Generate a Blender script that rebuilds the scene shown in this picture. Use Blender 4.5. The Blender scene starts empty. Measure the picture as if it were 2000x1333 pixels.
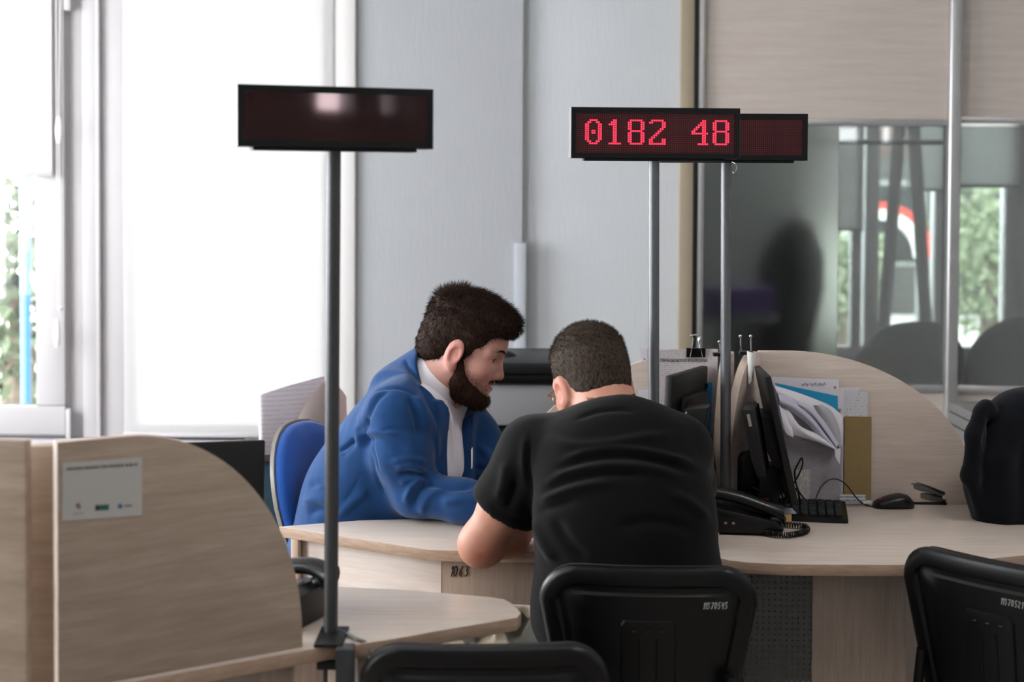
import bpy, bmesh, math, random
import numpy as np
from mathutils import Vector, Matrix, Euler
random.seed(7); RNG = np.random.default_rng(7)
SC = bpy.context.scene
COL = SC.collection
PI = math.pi

# ------------------------------------------------------------------ camera
F = 2900.0                       # focal length in pixels of the 2000 px frame
CAMZ = 1.55
cam_d = bpy.data.cameras.new('camera'); cam = bpy.data.objects.new('camera', cam_d); COL.objects.link(cam)
cam_d.sensor_width = 36; cam_d.lens = F / 2000 * 36
PITCH, ROLL, SHY = 0.03, -0.005, -0.10375
cam.location = (0, 0, CAMZ); cam.rotation_euler = (PI/2 - PITCH, ROLL, 0)
cam_d.shift_y = SHY
cam_d.clip_start = 0.05
cam_d.dof.use_dof = True; cam_d.dof.focus_distance = 3.5; cam_d.dof.aperture_fstop = 2.8
SC.camera = cam
RC = Euler((PI/2 - PITCH, ROLL, 0)).to_matrix()
def ray(px, py):
    return RC @ Vector(((px-1000)/F, (666.5 + SHY*2000 - py)/F, -1.0))
def W(px, py, D):                # the point seen at a pixel, D metres into the room
    d = ray(px, py); d = d * (D / d.y); return Vector((d.x, d.y, d.z + CAMZ))
def Zp(px, py, z):               # the point seen at a pixel at height z
    d = ray(px, py); d = d * ((z - CAMZ) / d.z); return Vector((d.x, d.y, z))

# ------------------------------------------------------------------ light
SC.view_settings.view_transform = 'Standard'; SC.view_settings.look = 'None'
SC.view_settings.gamma = 1; SC.view_settings.use_curve_mapping = False
SC.view_settings.exposure = 0.12
wd = bpy.data.worlds.new('overcast_sky'); SC.world = wd; wd.use_nodes = True
bg = wd.node_tree.nodes['Background']; bg.inputs[0].default_value = (0.96, 0.98, 1.0, 1); bg.inputs[1].default_value = 15
def area(name, loc, size, power, direction, color=(1, 1, 1)):
    l = bpy.data.lights.new(name, 'AREA'); l.shape = 'RECTANGLE'; l.size, l.size_y = size; l.energy = power; l.color = color
    o = bpy.data.objects.new(name, l); COL.objects.link(o); o.location = loc
    o.rotation_euler = Vector(direction).to_track_quat('-Z', 'Z').to_euler(); return o
# daylight entering the windows of the side wall
area('side_window_daylight', (-3.32, 1.85, 1.75), (1.3, 1.6), 42, (1, 0, -0.1), (0.93, 0.97, 1))
area('side_window_daylight', (-3.32, 4.4, 1.75), (1.7, 2.0), 62, (1, 0, -0.1), (0.93, 0.97, 1))
area('office_window_fill', (2.6, 9.05, 1.6), (1.3, 1.8), 16, (0, -1, -0.1), (0.95, 0.98, 1))  # lamp added at the office window to lift the dark room
area('office_fill_light', (1.9, 7.3, 3.14), (0.56, 0.56), 32, (0, 0, -1), (1, 0.97, 0.94))  # unseen lamp, added because the office came out too dark
# unseen ceiling lamps added as fill over the hall, strongest at right
for lx, ly, pw in ((-1.6, 1.6, 9), (1.5, 2.3, 24), (-1.4, -1.2, 9), (1.6, -1.2, 9)):
    area('ceiling_fill_light', (lx, ly, 3.14), (0.56, 0.56), pw, (0, 0, -1), (1, 0.96, 0.92))

# ------------------------------------------------------------------ materials
MATS = {}
def lin(c):
    if isinstance(c, str):
        c = c.lstrip('#'); c = [int(c[i:i+2], 16)/255 for i in (0, 2, 4)]
    return tuple((v/12.92 if v <= .04045 else ((v+.055)/1.055)**2.4) for v in c) + (1,)
class NT:
    def __init__(s, name):
        s.m = bpy.data.materials.new(name); s.m.use_nodes = True; s.t = s.m.node_tree; s.n = s.t.nodes; s.b = s.n['Principled BSDF']
    def node(s, kind, **kw):
        n = s.n.new(kind)
        for k, v in kw.items():
            if k == 'op': n.operation = v
            elif k == 'inp':
                for i, x in v.items():
                    if isinstance(x, bpy.types.NodeSocket): s.t.links.new(x, n.inputs[i])
                    else: n.inputs[i].default_value = x
            else: setattr(n, k, v)
        return n
    def math(s, op, a, b=0.0):
        return s.node('ShaderNodeMath', op=op, inp={0: a, 1: b}).outputs[0]
    def coord(s, scale=(1, 1, 1), rot=(0, 0, 0), kind='Object'):
        tc = s.node('ShaderNodeTexCoord')
        mp = s.node('ShaderNodeMapping', inp={0: tc.outputs[kind], 2: rot, 3: scale}); return mp.outputs[0]
    def noise(s, vec, scale, detail=3, rough=.5):
        return s.node('ShaderNodeTexNoise', inp={'Vector': vec, 'Scale': scale, 'Detail': detail, 'Roughness': rough}).outputs[0]
    def ramp(s, fac, stops):
        r = s.node('ShaderNodeValToRGB', inp={0: fac}); e = r.color_ramp.elements
        while len(e) < len(stops): e.new(.5)
        for el, (p, c) in zip(e, stops): el.position = p; el.color = c if len(c) == 4 else tuple(c)+(1,)
        return r.outputs[0]
    def mix(s, fac, a, b):
        n = s.node('ShaderNodeMix', data_type='RGBA')
        for i, v in ((0, fac), (6, a), (7, b)):
            if isinstance(v, bpy.types.NodeSocket): s.t.links.new(v, n.inputs[i])
            else: n.inputs[i].default_value = v
        return n.outputs[2]
    def set(s, **kw):
        for k, v in kw.items():
            k = {'color': 'Base Color', 'rough': 'Roughness', 'metal': 'Metallic', 'spec': 'Specular IOR Level', 'normal': 'Normal', 'sheen': 'Sheen Weight',
                 'trans': 'Transmission Weight', 'ior': 'IOR', 'emit': 'Emission Color', 'estr': 'Emission Strength', 'coat': 'Coat Weight', 'alpha': 'Alpha', 'sss': 'Subsurface Weight'}[k]
            if isinstance(v, bpy.types.NodeSocket): s.t.links.new(v, s.b.inputs[k])
            else: s.b.inputs[k].default_value = v
        return s
    def bump(s, h, strength=.2, dist=.002):
        s.set(normal=s.node('ShaderNodeBump', inp={'Strength': strength, 'Distance': dist, 'Height': h}).outputs[0]); return s
def plain(name, color, rough=.5, metal=0, vary=.06, nscale=30, bump=0, bscale=200, spec=.35, **kw):
    if name in MATS: return MATS[name]
    t = NT(name); c = lin(color); v = t.coord()
    n = t.noise(v, nscale)
    t.set(color=t.mix(n, tuple(x*(1-vary) for x in c[:3])+(1,), tuple(min(1, x*(1+vary)) for x in c[:3])+(1,)), rough=rough, metal=metal, spec=spec, **kw)
    if bump: t.bump(t.noise(v, bscale, 2), bump, .001)
    MATS[name] = t.m; return t.m
def wood(name, dark, light, scale=(2.5, 40, 40), rough=.38, bump=.05, spec=.5):
    if name in MATS: return MATS[name]
    t = NT(name); v = t.coord(scale)
    n1 = t.noise(v, 1.6, 6, .62); n2 = t.noise(v, 7, 3, .6)
    f = t.math('ADD', t.math('MULTIPLY', n1, .65), t.math('MULTIPLY', n2, .35))
    t.set(color=t.ramp(f, [(.36, lin(dark)), (.5, tuple((a+b)/2 for a, b in zip(lin(dark), lin(light)))), (.62, lin(light))]), rough=rough, spec=spec)
    t.bump(n2, bump, .001); MATS[name] = t.m; return t.m
W_TOP = wood('pale_oak_top', '#b5a79b', '#c8bdb5', (3, 60, 60), .28, .03)
W_EDGE = wood('oak_edge_band', '#9b806c', '#b39a86', (14, 14, 110), .45)
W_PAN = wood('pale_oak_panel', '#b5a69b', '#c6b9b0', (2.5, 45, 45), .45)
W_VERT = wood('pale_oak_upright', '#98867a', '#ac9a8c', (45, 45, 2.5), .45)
W_WALL = wood('ash_partition', '#b5a9a1', '#c2b8b0', (1.6, 30, 30), .5)
BLACK = plain('black_plastic', '#070708', .36, 0, .2, 60, .05, 900)
BLACKM = plain('matte_black_plastic', '#080809', .5, 0, .2, 60, .1, 700)
DGREY = plain('dark_grey_plastic', '#131415', .45, 0, .15)
GREYP = plain('grey_plastic', '#7b7b78', .5)
ALU = plain('brushed_aluminium', '#b3b2b2', .38, .75, .08, 80)
STEEL = plain('satin_grey_pole', '#4d4e50', .42, .5, .08, 60)
STEELL = plain('lit_grey_pole', '#67686b', .42, .5, .08, 60)  # same pole metal, lightened for the better-lit rear poles
CHROME = plain('chrome_wire', '#d4d4d4', .15, 1)
PVC = plain('white_window_plastic', '#b0adaf', .4, 0, .03, 5)
WHITEP = plain('white_plastic', '#d9d7d5', .4, 0, .02)
PAPER = plain('white_paper', '#cfcbd2', .8, 0, .03, 20)
BLUEP = plain('blue_card', '#1f8fbe', .5, 0, .08, 15)

# ------------------------------------------------------------------ scene helpers
LOC = {}
def thing(name, label, cat, loc=(0, 0, 0), rotz=0.0, group=None):
    o = bpy.data.objects.new(name, None); COL.objects.link(o); o.empty_display_size = .05
    o.location = loc; o.rotation_euler = (0, 0, rotz); tag(o, label, cat, group); LOC[o.name] = (Vector(loc), rotz); return o
def tag(o, label=None, cat=None, group=None, kind=None):
    if label: o['label'] = label
    if cat: o['category'] = cat
    if group: o['group'] = group
    if kind: o['kind'] = kind
    return o
def from_data(name, verts, faces, mats, parent=None, loc=None, smooth=True, mi=None, local=False, plabel=None):
    """one mesh object; verts in world space unless local"""
    me = bpy.data.meshes.new(name); V = np.asarray(verts, dtype=float).reshape(-1, 3)
    M = None
    if parent is not None and not local:
        M = root_matrix(parent).inverted()
    elif loc is not None and not local: M = Matrix.Translation(-Vector(loc))
    if M is not None:
        A = np.array(M); V = V @ A[:3, :3].T + A[:3, 3]
    me.from_pydata(V.tolist(), [], [tuple(int(i) for i in f) for f in faces])
    if not isinstance(mats, (list, tuple)): mats = [mats]
    for m in mats: me.materials.append(m)
    if mi is not None: me.polygons.foreach_set('material_index', np.asarray(mi, dtype=np.int32))
    me.polygons.foreach_set('use_smooth', [smooth]*len(me.polygons)); me.update()
    o = bpy.data.objects.new(name, me); COL.objects.link(o)
    if parent is not None: o.parent = parent
    elif loc is not None: o.location = loc
    if plabel: o['label'] = plabel
    return o
def root_matrix(o):
    M = Matrix.Identity(4)
    while o is not None:
        M = Matrix.LocRotScale(o.location, o.rotation_euler, o.scale) @ M; o = o.parent
    return M
class MB:
    """collects shapes into one mesh"""
    def __init__(s): s.bm = bmesh.new(); s.mi = 0
    def _done(s, geom_faces):
        for f in geom_faces: f.material_index = s.mi
    def box(s, lo, hi, bevel=0.0, M=None, seg=2):
        lo, hi = Vector(lo), Vector(hi); r = bmesh.ops.create_cube(s.bm, size=1)
        vs = r['verts']; c = (lo+hi)/2; d = hi-lo
        for v in vs: v.co = Vector((v.co.x*d.x+c.x, v.co.y*d.y+c.y, v.co.z*d.z+c.z))
        fs = list({f for v in vs for f in v.link_faces}); s._done(fs)
        if bevel:
            es = list({e for v in vs for e in v.link_edges})
            r = bmesh.ops.bevel(s.bm, geom=es, offset=bevel, segments=seg, profile=.5, affect='EDGES'); vs = list({v for f in r['faces'] for v in f.verts} | {v for v in vs if v.is_valid})
            s._done(r['faces'])
        if M is not None:
            for v in vs: v.co = M @ v.co
        return s
    def prism(s, poly, z0, z1, M=None, bevel=0.0):
        """poly in XY, extruded in Z"""
        n = len(poly); a = [s.bm.verts.new((p[0], p[1], z0)) for p in poly]; b = [s.bm.verts.new((p[0], p[1], z1)) for p in poly]
        fs = [s.bm.faces.new(a[::-1]), s.bm.faces.new(b)]
        for i in range(n): fs.append(s.bm.faces.new((a[i], a[(i+1) % n], b[(i+1) % n], b[i])))
        bmesh.ops.recalc_face_normals(s.bm, faces=fs); s._done(fs); vs = a+b
        if bevel:
            es = [e for f in fs[:2] for e in f.edges]
            r = bmesh.ops.bevel(s.bm, geom=es, offset=bevel, segments=2, profile=.5, affect='EDGES'); s._done(r['faces'])
            vs = list({v for f in r['faces'] for v in f.verts} | {v for f in fs if f.is_valid for v in f.verts})
        if M is not None:
            for v in vs: v.co = M @ v.co
        return s
    def tube(s, pts, r, n=12, caps=True, closed=False):
        pts = [Vector(p) for p in pts]; k = len(pts); rs = r if isinstance(r, (list, tuple)) else [r]*k
        rings = []; up = None
        for i, p in enumerate(pts):
            a = pts[i-1] if (i > 0 or closed) else p; b = pts[(i+1) % k] if (i < k-1 or closed) else p
            t = (b-a).normalized()
            if up is None: up = Vector((0, 0, 1)) if abs(t.z) < .9 else Vector((1, 0, 0))
            x = t.cross(up); x.normalize(); up = x.cross(t).normalized(); y = up
            rings.append([s.bm.verts.new(p + (x*math.cos(2*PI*j/n) + y*math.sin(2*PI*j/n))*rs[i]) for j in range(n)])
        fs = []
        for i in range(k if closed else k-1):
            A, B = rings[i], rings[(i+1) % k]
            for j in range(n): fs.append(s.bm.faces.new((A[j], A[(j+1) % n], B[(j+1) % n], B[j])))
        if caps and not closed:
            fs.append(s.bm.faces.new(rings[0][::-1])); fs.append(s.bm.faces.new(rings[-1]))
        s._done(fs); return s
    def loft(s, rings, cap=True, closed=False):
        R = [[s.bm.verts.new(p) for p in ring] for ring in rings]; n = len(R[0]); fs = []
        for i in range(len(R)-1 + (1 if closed else 0)):
            A, B = R[i], R[(i+1) % len(R)]
            for j in range(n): fs.append(s.bm.faces.new((A[j], A[(j+1) % n], B[(j+1) % n], B[j])))
        if cap and not closed: fs += [s.bm.faces.new(R[0][::-1]), s.bm.faces.new(R[-1])]
        bmesh.ops.recalc_face_normals(s.bm, faces=fs); s._done(fs); return s
    def sheet(s, grid, th):
        """grid: rows of points; a thin sheet with thickness th"""
        G = [[Vector(p) for p in row] for row in grid]; nr, nc = len(G), len(G[0])
        def nrm(i, j):
            a = G[min(i+1, nr-1)][j]-G[max(i-1, 0)][j]; b = G[i][min(j+1, nc-1)]-G[i][max(j-1, 0)]; c = a.cross(b); return c.normalized()
        A = [[s.bm.verts.new(G[i][j]) for j in range(nc)] for i in range(nr)]
        B = [[s.bm.verts.new(G[i][j]+nrm(i, j)*th) for j in range(nc)] for i in range(nr)]; fs = []
        for i in range(nr-1):
            for j in range(nc-1):
                fs.append(s.bm.faces.new((A[i][j], A[i][j+1], A[i+1][j+1], A[i+1][j])))
                fs.append(s.bm.faces.new((B[i][j], B[i+1][j], B[i+1][j+1], B[i][j+1])))
        rim = [(0, j) for j in range(nc)]+[(i, nc-1) for i in range(1, nr)]+[(nr-1, j) for j in range(nc-2, -1, -1)]+[(i, 0) for i in range(nr-2, 0, -1)]
        for q in range(len(rim)):
            (i, j), (k, l) = rim[q], rim[(q+1) % len(rim)]
            fs.append(s.bm.faces.new((A[i][j], B[i][j], B[k][l], A[k][l])))
        bmesh.ops.recalc_face_normals(s.bm, faces=fs); s._done(fs); return s
    def sphere(s, c, r, u=16, v=10, M=None):
        R = (r, r, r) if not isinstance(r, (tuple, list)) else r
        res = bmesh.ops.create_uvsphere(s.bm, u_segments=u, v_segments=v, radius=1)
        for w in res['verts']:
            w.co = Vector((w.co.x*R[0], w.co.y*R[1], w.co.z*R[2]))
            if M is not None: w.co = M @ w.co
            w.co += Vector(c)
        s._done({f for w in res['verts'] for f in w.link_faces}); return s
    def xform(s, M):
        bmesh.ops.transform(s.bm, matrix=M, verts=s.bm.verts); return s
    def build(s, name, mats, parent=None, loc=None, smooth=35, local=False, label=None):
        me = bpy.data.meshes.new(name)
        if not local:
            if parent is not None: bmesh.ops.transform(s.bm, matrix=root_matrix(parent).inverted(), verts=s.bm.verts)
            elif loc is not None: bmesh.ops.translate(s.bm, vec=-Vector(loc), verts=s.bm.verts)
        s.bm.normal_update()
        if smooth:
            lim = math.radians(smooth)
            for f in s.bm.faces: f.smooth = True
            for e in s.bm.edges:
                if len(e.link_faces) == 2 and e.calc_face_angle(0) > lim: e.smooth = False
        s.bm.to_mesh(me); s.bm.free()
        if not isinstance(mats, (list, tuple)): mats = [mats]
        for m in mats: me.materials.append(m)
        o = bpy.data.objects.new(name, me); COL.objects.link(o)
        if parent is not None: o.parent = parent
        elif loc is not None: o.location = loc
        if label: o['label'] = label
        return o
def struct(o): o['kind'] = 'structure'; return o
def cr(pts, n=8):
    """Catmull-Rom through points"""
    P = [Vector(p) for p in pts]; P = [P[0]*2-P[1]] + P + [P[-1]*2-P[-2]]; out = []
    for i in range(1, len(P)-2):
        for k in range(n):
            t = k/n; a, b, c, d = P[i-1:i+3]
            out.append(.5*((2*b)+(c-a)*t+(2*a-5*b+4*c-d)*t*t+(3*b-a-3*c+d)*t**3))
    out.append(P[-2]); return out
def frame(o, x, z=(0, 0, 1)):
    """matrix with X along x, Z near z"""
    x = Vector(x).normalized(); z = Vector(z); y = z.cross(x).normalized(); z = x.cross(y)
    M = Matrix((x, y, z)).transposed().to_4x4(); M.translation = Vector(o); return M
STROKES = {  # hand-drawn digits in a 1 x 1.6 cell
 '0': [[(.5, 1.6), (.15, 1.3), (.1, .6), (.4, 0), (.75, .3), (.85, 1.1), (.5, 1.6)]], '1': [[(.25, 1.2), (.6, 1.6), (.45, 0)]],
 '2': [[(.1, 1.25), (.4, 1.6), (.8, 1.25), (.1, .05), (.85, 0)]], '3': [[(.1, 1.5), (.7, 1.5), (.4, .95), (.75, .6), (.5, .05), (.1, .15)]],
 '4': [[(.25, 1.5), (.15, .7), (.8, .75)], [(.8, 1.5), (.65, -.1)]], '5': [[(.85, 1.55), (.25, 1.5), (.2, .9), (.7, .8), (.65, .15), (.1, .05)]],
 '6': [[(.7, 1.6), (.25, .9), (.15, .3), (.5, 0), (.8, .4), (.5, .75), (.2, .5)]], '7': [[(.1, 1.5), (.85, 1.55), (.35, 0)]]}
def handwriting(mb, text, M, h, r, slant=.15):
    x = 0
    for ch in text:
        for st in STROKES.get(ch, []):
            mb.tube([M @ Vector(((x+p[0]*.62+p[1]*slant)*h/1.6, p[1]*h/1.6, 0)) for p in st], r, 6)
        x += .5 if ch == '1' else .82
def text_mesh(name, s, M, size, mat, parent, th=.0004, align='CENTER'):
    cu = bpy.data.curves.new(name, 'FONT'); cu.body = s; cu.size = size; cu.extrude = th; cu.align_x = align; cu.align_y = 'CENTER'
    tmp = bpy.data.objects.new('tmp', cu); COL.objects.link(tmp); dg = bpy.context.evaluated_depsgraph_get()
    me = bpy.data.meshes.new_from_object(tmp.evaluated_get(dg)); bpy.data.objects.remove(tmp); bpy.data.curves.remove(cu)
    me.materials.clear(); me.materials.append(mat); me.name = name
    o = bpy.data.objects.new(name, me); COL.objects.link(o)
    Q = M
    if parent is not None: Q = root_matrix(parent).inverted() @ M; o.parent = parent
    me.transform(Q); return o
# ------------------------------------------------------------------ the room shell
YB = 5.8
def px_x(px, D=YB): return W(px, 372, D).x
def px_z(py, D=YB, px=1000): return W(px, py, D).z
t = NT('wall_paint'); v = t.coord((60, 60, 7)); nn = t.noise(v, 2.2, 5, .6)
t.set(color=t.mix(t.noise(t.coord(), 2), lin('#b6b9bd'), lin('#bfc2c5')), rough=.75); t.bump(nn, .55, .003); WALL = t.m
t = NT('pier_wall_darkened'); v = t.coord((60, 60, 7)); nn = t.noise(v, 2.2, 5, .6)
t.set(color=t.mix(t.noise(t.coord(), 2), lin('#9a9ca0'), lin('#a2a4a7')), rough=.75); t.bump(nn, .55, .003); PIER = t.m  # wall finish darkened here to offset the strong window light on the pier
CEIL = plain('ceiling_white', '#d8d6d3', .9, 0, .02)
t = NT('floor_tile'); v = t.coord(); br = t.node('ShaderNodeTexBrick', offset=0.0, inp={'Vector': v, 'Color1': lin('#8d8780'), 'Color2': lin('#98918a'), 'Mortar': lin('#6f6a66'), 'Scale': 1.0, 'Mortar Size': .006, 'Brick Width': .6, 'Row Height': .6})
t.set(color=br.outputs[0], rough=.35); FLOOR = t.m
t = NT('window_glass'); t.set(color=(1, 1, 1, 1), rough=0.0, trans=1.0, ior=1.01, spec=.5); GLASS = t.m
t = NT('frosted_glass'); t.set(color=lin('#b9c1c0'), rough=.33, trans=1.0, ior=1.3); FROST = t.m
# glass of the partition: grey tint, faint sheen, diffuse haze standing in for reflected light
t = NT('tinted_glass'); t.n.remove(t.b); tr = t.node('ShaderNodeBsdfTransparent', inp={0: lin('#d3dad9')}); gl = t.node('ShaderNodeBsdfGlossy', inp={0: (1, 1, 1, 1), 1: .02})
df = t.node('ShaderNodeBsdfDiffuse', inp={0: lin('#c9cccb')}); m0 = t.node('ShaderNodeMixShader', inp={0: .16, 1: tr.outputs[0], 2: df.outputs[0]})
fr = t.node('ShaderNodeFresnel', inp={0: 1.45}); mx = t.node('ShaderNodeMixShader', inp={0: fr.outputs[0], 1: m0.outputs[0], 2: gl.outputs[0]})
t.t.links.new(mx.outputs[0], t.n['Material Output'].inputs[0]); TINT = t.m
t = NT('clear_pane'); t.n.remove(t.b); tr = t.node('ShaderNodeBsdfTransparent', inp={0: (.95, .97, .96, 1)}); gl = t.node('ShaderNodeBsdfGlossy', inp={0: (1, 1, 1, 1), 1: .01})
fr = t.node('ShaderNodeFresnel', inp={0: 1.4}); mx = t.node('ShaderNodeMixShader', inp={0: fr.outputs[0], 1: tr.outputs[0], 2: gl.outputs[0]})
t.t.links.new(mx.outputs[0], t.n['Material Output'].inputs[0]); PANE = t.m
t = NT('blind_fabric'); t.n.remove(t.b); a1 = t.node('ShaderNodeBsdfTranslucent', inp={0: lin('#d2d2d1')}); a2 = t.node('ShaderNodeBsdfDiffuse', inp={0: lin('#e3e1e2')})
mx = t.node('ShaderNodeMixShader', inp={0: .5, 1: a1.outputs[0], 2: a2.outputs[0]}); t.t.links.new(mx.outputs[0], t.n['Material Output'].inputs[0]); BLIND = t.m

X0, X1, Y0, HZ = -3.2, 3.9, -3.5, 3.2
def sbox(name, boxes, m, parent=None, bevel=0):
    mb = MB()
    for lo, hi in boxes: mb.box(lo, hi, bevel)
    o = mb.build(name, m, parent)
    if parent is None: struct(o)
    return o
sbox('floor', [((X0-.2, Y0-.2, -.12), (X1+.2, 9.3, 0))], FLOOR)
sbox('ceiling', [((X0-.2, Y0-.2, HZ), (X1+.2, 9.3, HZ+.1))], CEIL)
ZS, ZT = .575, 2.55
xw2 = px_x(240); xw3 = px_x(697)
xpier = px_x(1020, 5.77); xtrim0, xtrim1 = px_x(1326), px_x(1352)
# outer wall around the two windows, and the pier beside them
sbox('wall_back', [((X0-.2, YB+.02, 0), (xw3, YB+.25, ZS)), ((X0-.2, YB+.02, ZT), (xw3, YB+.25, HZ)), ((X0-.2, YB+.02, ZS), (-2.95, YB+.25, ZT))], WALL)
sbox('wall_pier', [((xw3, 5.77, 0), (xpier, YB+.25, HZ))], PIER)
sbox('wall_recess', [((xpier, YB, 0), (xtrim0, YB+.25, HZ))], WALL)
# side wall with two window openings, wall behind the camera with two added glint slots, right wall
sbox('wall_left', [((X0-.2, Y0, 0), (X0, YB+.02, .75)), ((X0-.2, Y0, 2.75), (X0, YB+.02, HZ)), ((X0-.2, Y0, .75), (X0, 1.2, 2.75)), ((X0-.2, 2.5, .75), (X0, 3.55, 2.75)), ((X0-.2, 5.25, .75), (X0, YB+.02, 2.75))], WALL)
sbox('wall_front', [((X0-.2, Y0-.2, 0), (X1, Y0, 2.06)), ((X0-.2, Y0-.2, 2.22), (X1, Y0, HZ)), ((X0-.2, Y0-.2, 2.06), (3.26, Y0, 2.22)), ((3.54, Y0-.2, 2.06), (3.76, Y0, 2.22)), ((3.87, Y0-.2, 2.06), (X1, Y0, 2.22))], WALL)
sbox('wall_right', [((X1, Y0-.2, 0), (X1+.2, 9.3, HZ))], WALL)
def big_window(name, boxes):
    o = sbox(name, boxes, PVC); return o
big_window('window_4', [((X0-.12, 1.2, .75), (X0-.04, 2.5, .83)), ((X0-.12, 1.2, 2.67), (X0-.04, 2.5, 2.75)), ((X0-.12, 1.2, .83), (X0-.04, 1.28, 2.67)), ((X0-.12, 1.82, .83), (X0-.04, 1.88, 2.67)), ((X0-.12, 2.42, .83), (X0-.04, 2.5, 2.67))])
big_window('window_5', [((X0-.12, 3.55, .75), (X0-.04, 5.25, .83)), ((X0-.12, 3.55, 2.67), (X0-.04, 5.25, 2.75)), ((X0-.12, 3.55, .83), (X0-.04, 3.63, 2.67)), ((X0-.12, 5.17, .83), (X0-.04, 5.25, 2.67))])
big_window('reflection_window', [((3.26, Y0-.12, 2.06), (3.54, Y0-.06, 2.07)), ((3.26, Y0-.12, 2.21), (3.54, Y0-.06, 2.22)), ((3.26, Y0-.12, 2.07), (3.27, Y0-.06, 2.21)), ((3.53, Y0-.12, 2.07), (3.54, Y0-.06, 2.21))])  # unseen, shaped to reflect as a bright patch in the blank display

# window 1: opening sash at the left; window 2 behind the full blind
def window(name, xa, xb, sash, y=YB):
    w = thing(name, None, None, ((xa+xb)/2, y, ZS)); struct(w)
    fb = .045
    sbox('frame', [((xa, y-.02, ZS), (xb, y+.06, ZS+fb)), ((xa, y-.02, ZT-fb), (xb, y+.06, ZT)), ((xa, y-.02, ZS+fb), (xa+fb, y+.06, ZT-fb)), ((xb-fb, y-.02, ZS+fb), (xb, y+.06, ZT-fb))], PVC, w, .004)
    a, b, c, d = xa+.01, xb-.01, ZS+.012, ZT-.01; s = sash
    sbox('sash', [((a, y-.045, c), (b, y+.03, c+s)), ((a, y-.045, d-s), (b, y+.03, d)), ((a, y-.045, c+s), (a+s, y+.03, d-s)), ((b-s, y-.045, c+s), (b, y+.03, d-s))], PVC, w, .008)
    sbox('gasket', [((a+s-.004, y-.012, c+s-.004), (b-s+.004, y-.008, c+s+.004)), ((b-s-.002, y-.03, c+s), (b-s+.005, y-.006, d-s)), ((a+s-.005, y-.03, c+s), (a+s+.002, y-.006, d-s))], DGREY, w)
    sbox('pane', [((a+s-.01, y-.006, c+s-.01), (b-s+.01, y+.002, d-s+.01))], PANE, w)
    return w
w1 = window('window_1', -2.95, px_x(138), .115)
sbox('hinge', [((px_x(136), YB-.062, px_z(28)), (px_x(148), YB-.035, px_z(0)+.03))], PVC, w1, .003)
sbox('hinge', [((px_x(136), YB-.062, px_z(862)), (px_x(145), YB-.035, px_z(800)))], PVC, w1, .003)
sbox('trim_1', [((px_x(138), YB-.012, ZS), (px_x(165), YB+.1, ZT)), ((px_x(165), YB-.03, ZS), (px_x(193), YB+.1, ZT)), ((px_x(193), YB-.04, ZS), (px_x(200), YB+.1, ZT)), ((px_x(200), YB-.018, ZS), (px_x(242), YB+.1, ZT))], PVC, None, .003)
window('window_2', px_x(242), px_x(662), .05)
sbox('trim_2', [((px_x(650), YB-.05, ZS), (xw3-.001, YB+.06, ZT))], plain('white_reveal', '#d3d1d0', .5, 0, .02), None, .006)
sbox('window_sill', [((-3.0, YB-.17, ZS-.04), (xw3-.002, YB+.02, ZS-.002))], PVC, None, .006)['label'] = 'white window sill'
bpy.data.objects['window_sill'].name = 'trim_3'

def blind(name, label, xa, xb, zb, y, cord=None, roll=True):
    r = thing(name, label, 'roller blind', ((xa+xb)/2, y, zb), 0, 'roller blinds on the windows')
    MB().box((xa, y-.0008, zb), (xb, y+.0008, ZT-.02)).build('fabric', BLIND, r)
    MB().box((xa-.004, y-.008, zb-.016), (xb+.004, y+.008, zb+.002), .004).build('bottom_bar', PVC, r)
    MB().tube([(xa, y+.012, ZT-.03), (xb, y+.012, ZT-.03)], .02, 16).build('roller', PVC, r)
    return r
b1 = blind('roller_blind', 'white roller blind half lowered over the leftmost window, with hanging cord', -2.93, px_x(101, 5.72), px_z(341, 5.72), 5.725)
b2 = blind('roller_blind', 'glowing white roller blind fully lowered, behind the blank red display', px_x(241, 5.74), px_x(650, 5.74), px_z(850, 5.74), 5.745)
CORD = plain('white_cord', '#c9c6c4', .6, 0, .02)
def cord_weight(px, py0, py1):
    c = W(px, (py0+py1)/2, 5.70); h = (px_z(py0, 5.7)-px_z(py1, 5.7))/2
    rings = [[c+Vector((r*math.cos(2*PI*j/14)*1.0, r*math.sin(2*PI*j/14)*.6, zz*h)) for j in range(14)] for zz, r in ((1, .004), (.8, .009), (.3, .0135), (-.2, .0145), (-.7, .011), (-.92, .007), (-1, .003))]
    MB().loft(rings).build('cord_weight', WHITEP, b1)
for a, b, top, bot in ((109, 113, -60, 600), (118, 115, -60, 235), (116, 118, 275, 620)):
    MB().tube([W(a, top, 5.70), W(b, bot, 5.70)], .0022, 6).build('cord', CORD, b1)
cord_weight(115, 228, 280); cord_weight(111, 624, 680)
MB().sphere(W(117, 603, 5.70), .009, 10, 8).build('cord_bead', WHITEP, b1)

# cable duct at the pier corner
tr = sbox('trim_4', [((px_x(1005, 5.76), 5.745, .1), (px_x(1028, 5.76), 5.769, px_z(474, 5.76)))], plain('grey_duct', '#a9adb4', .5, 0, .02), None, .002)
sbox('trim_5', [((xtrim0, YB-.03, 0), (xtrim1, YB+.2, HZ))], plain('beige_post', '#978a77', .5, 0, .05), None, .002)

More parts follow.
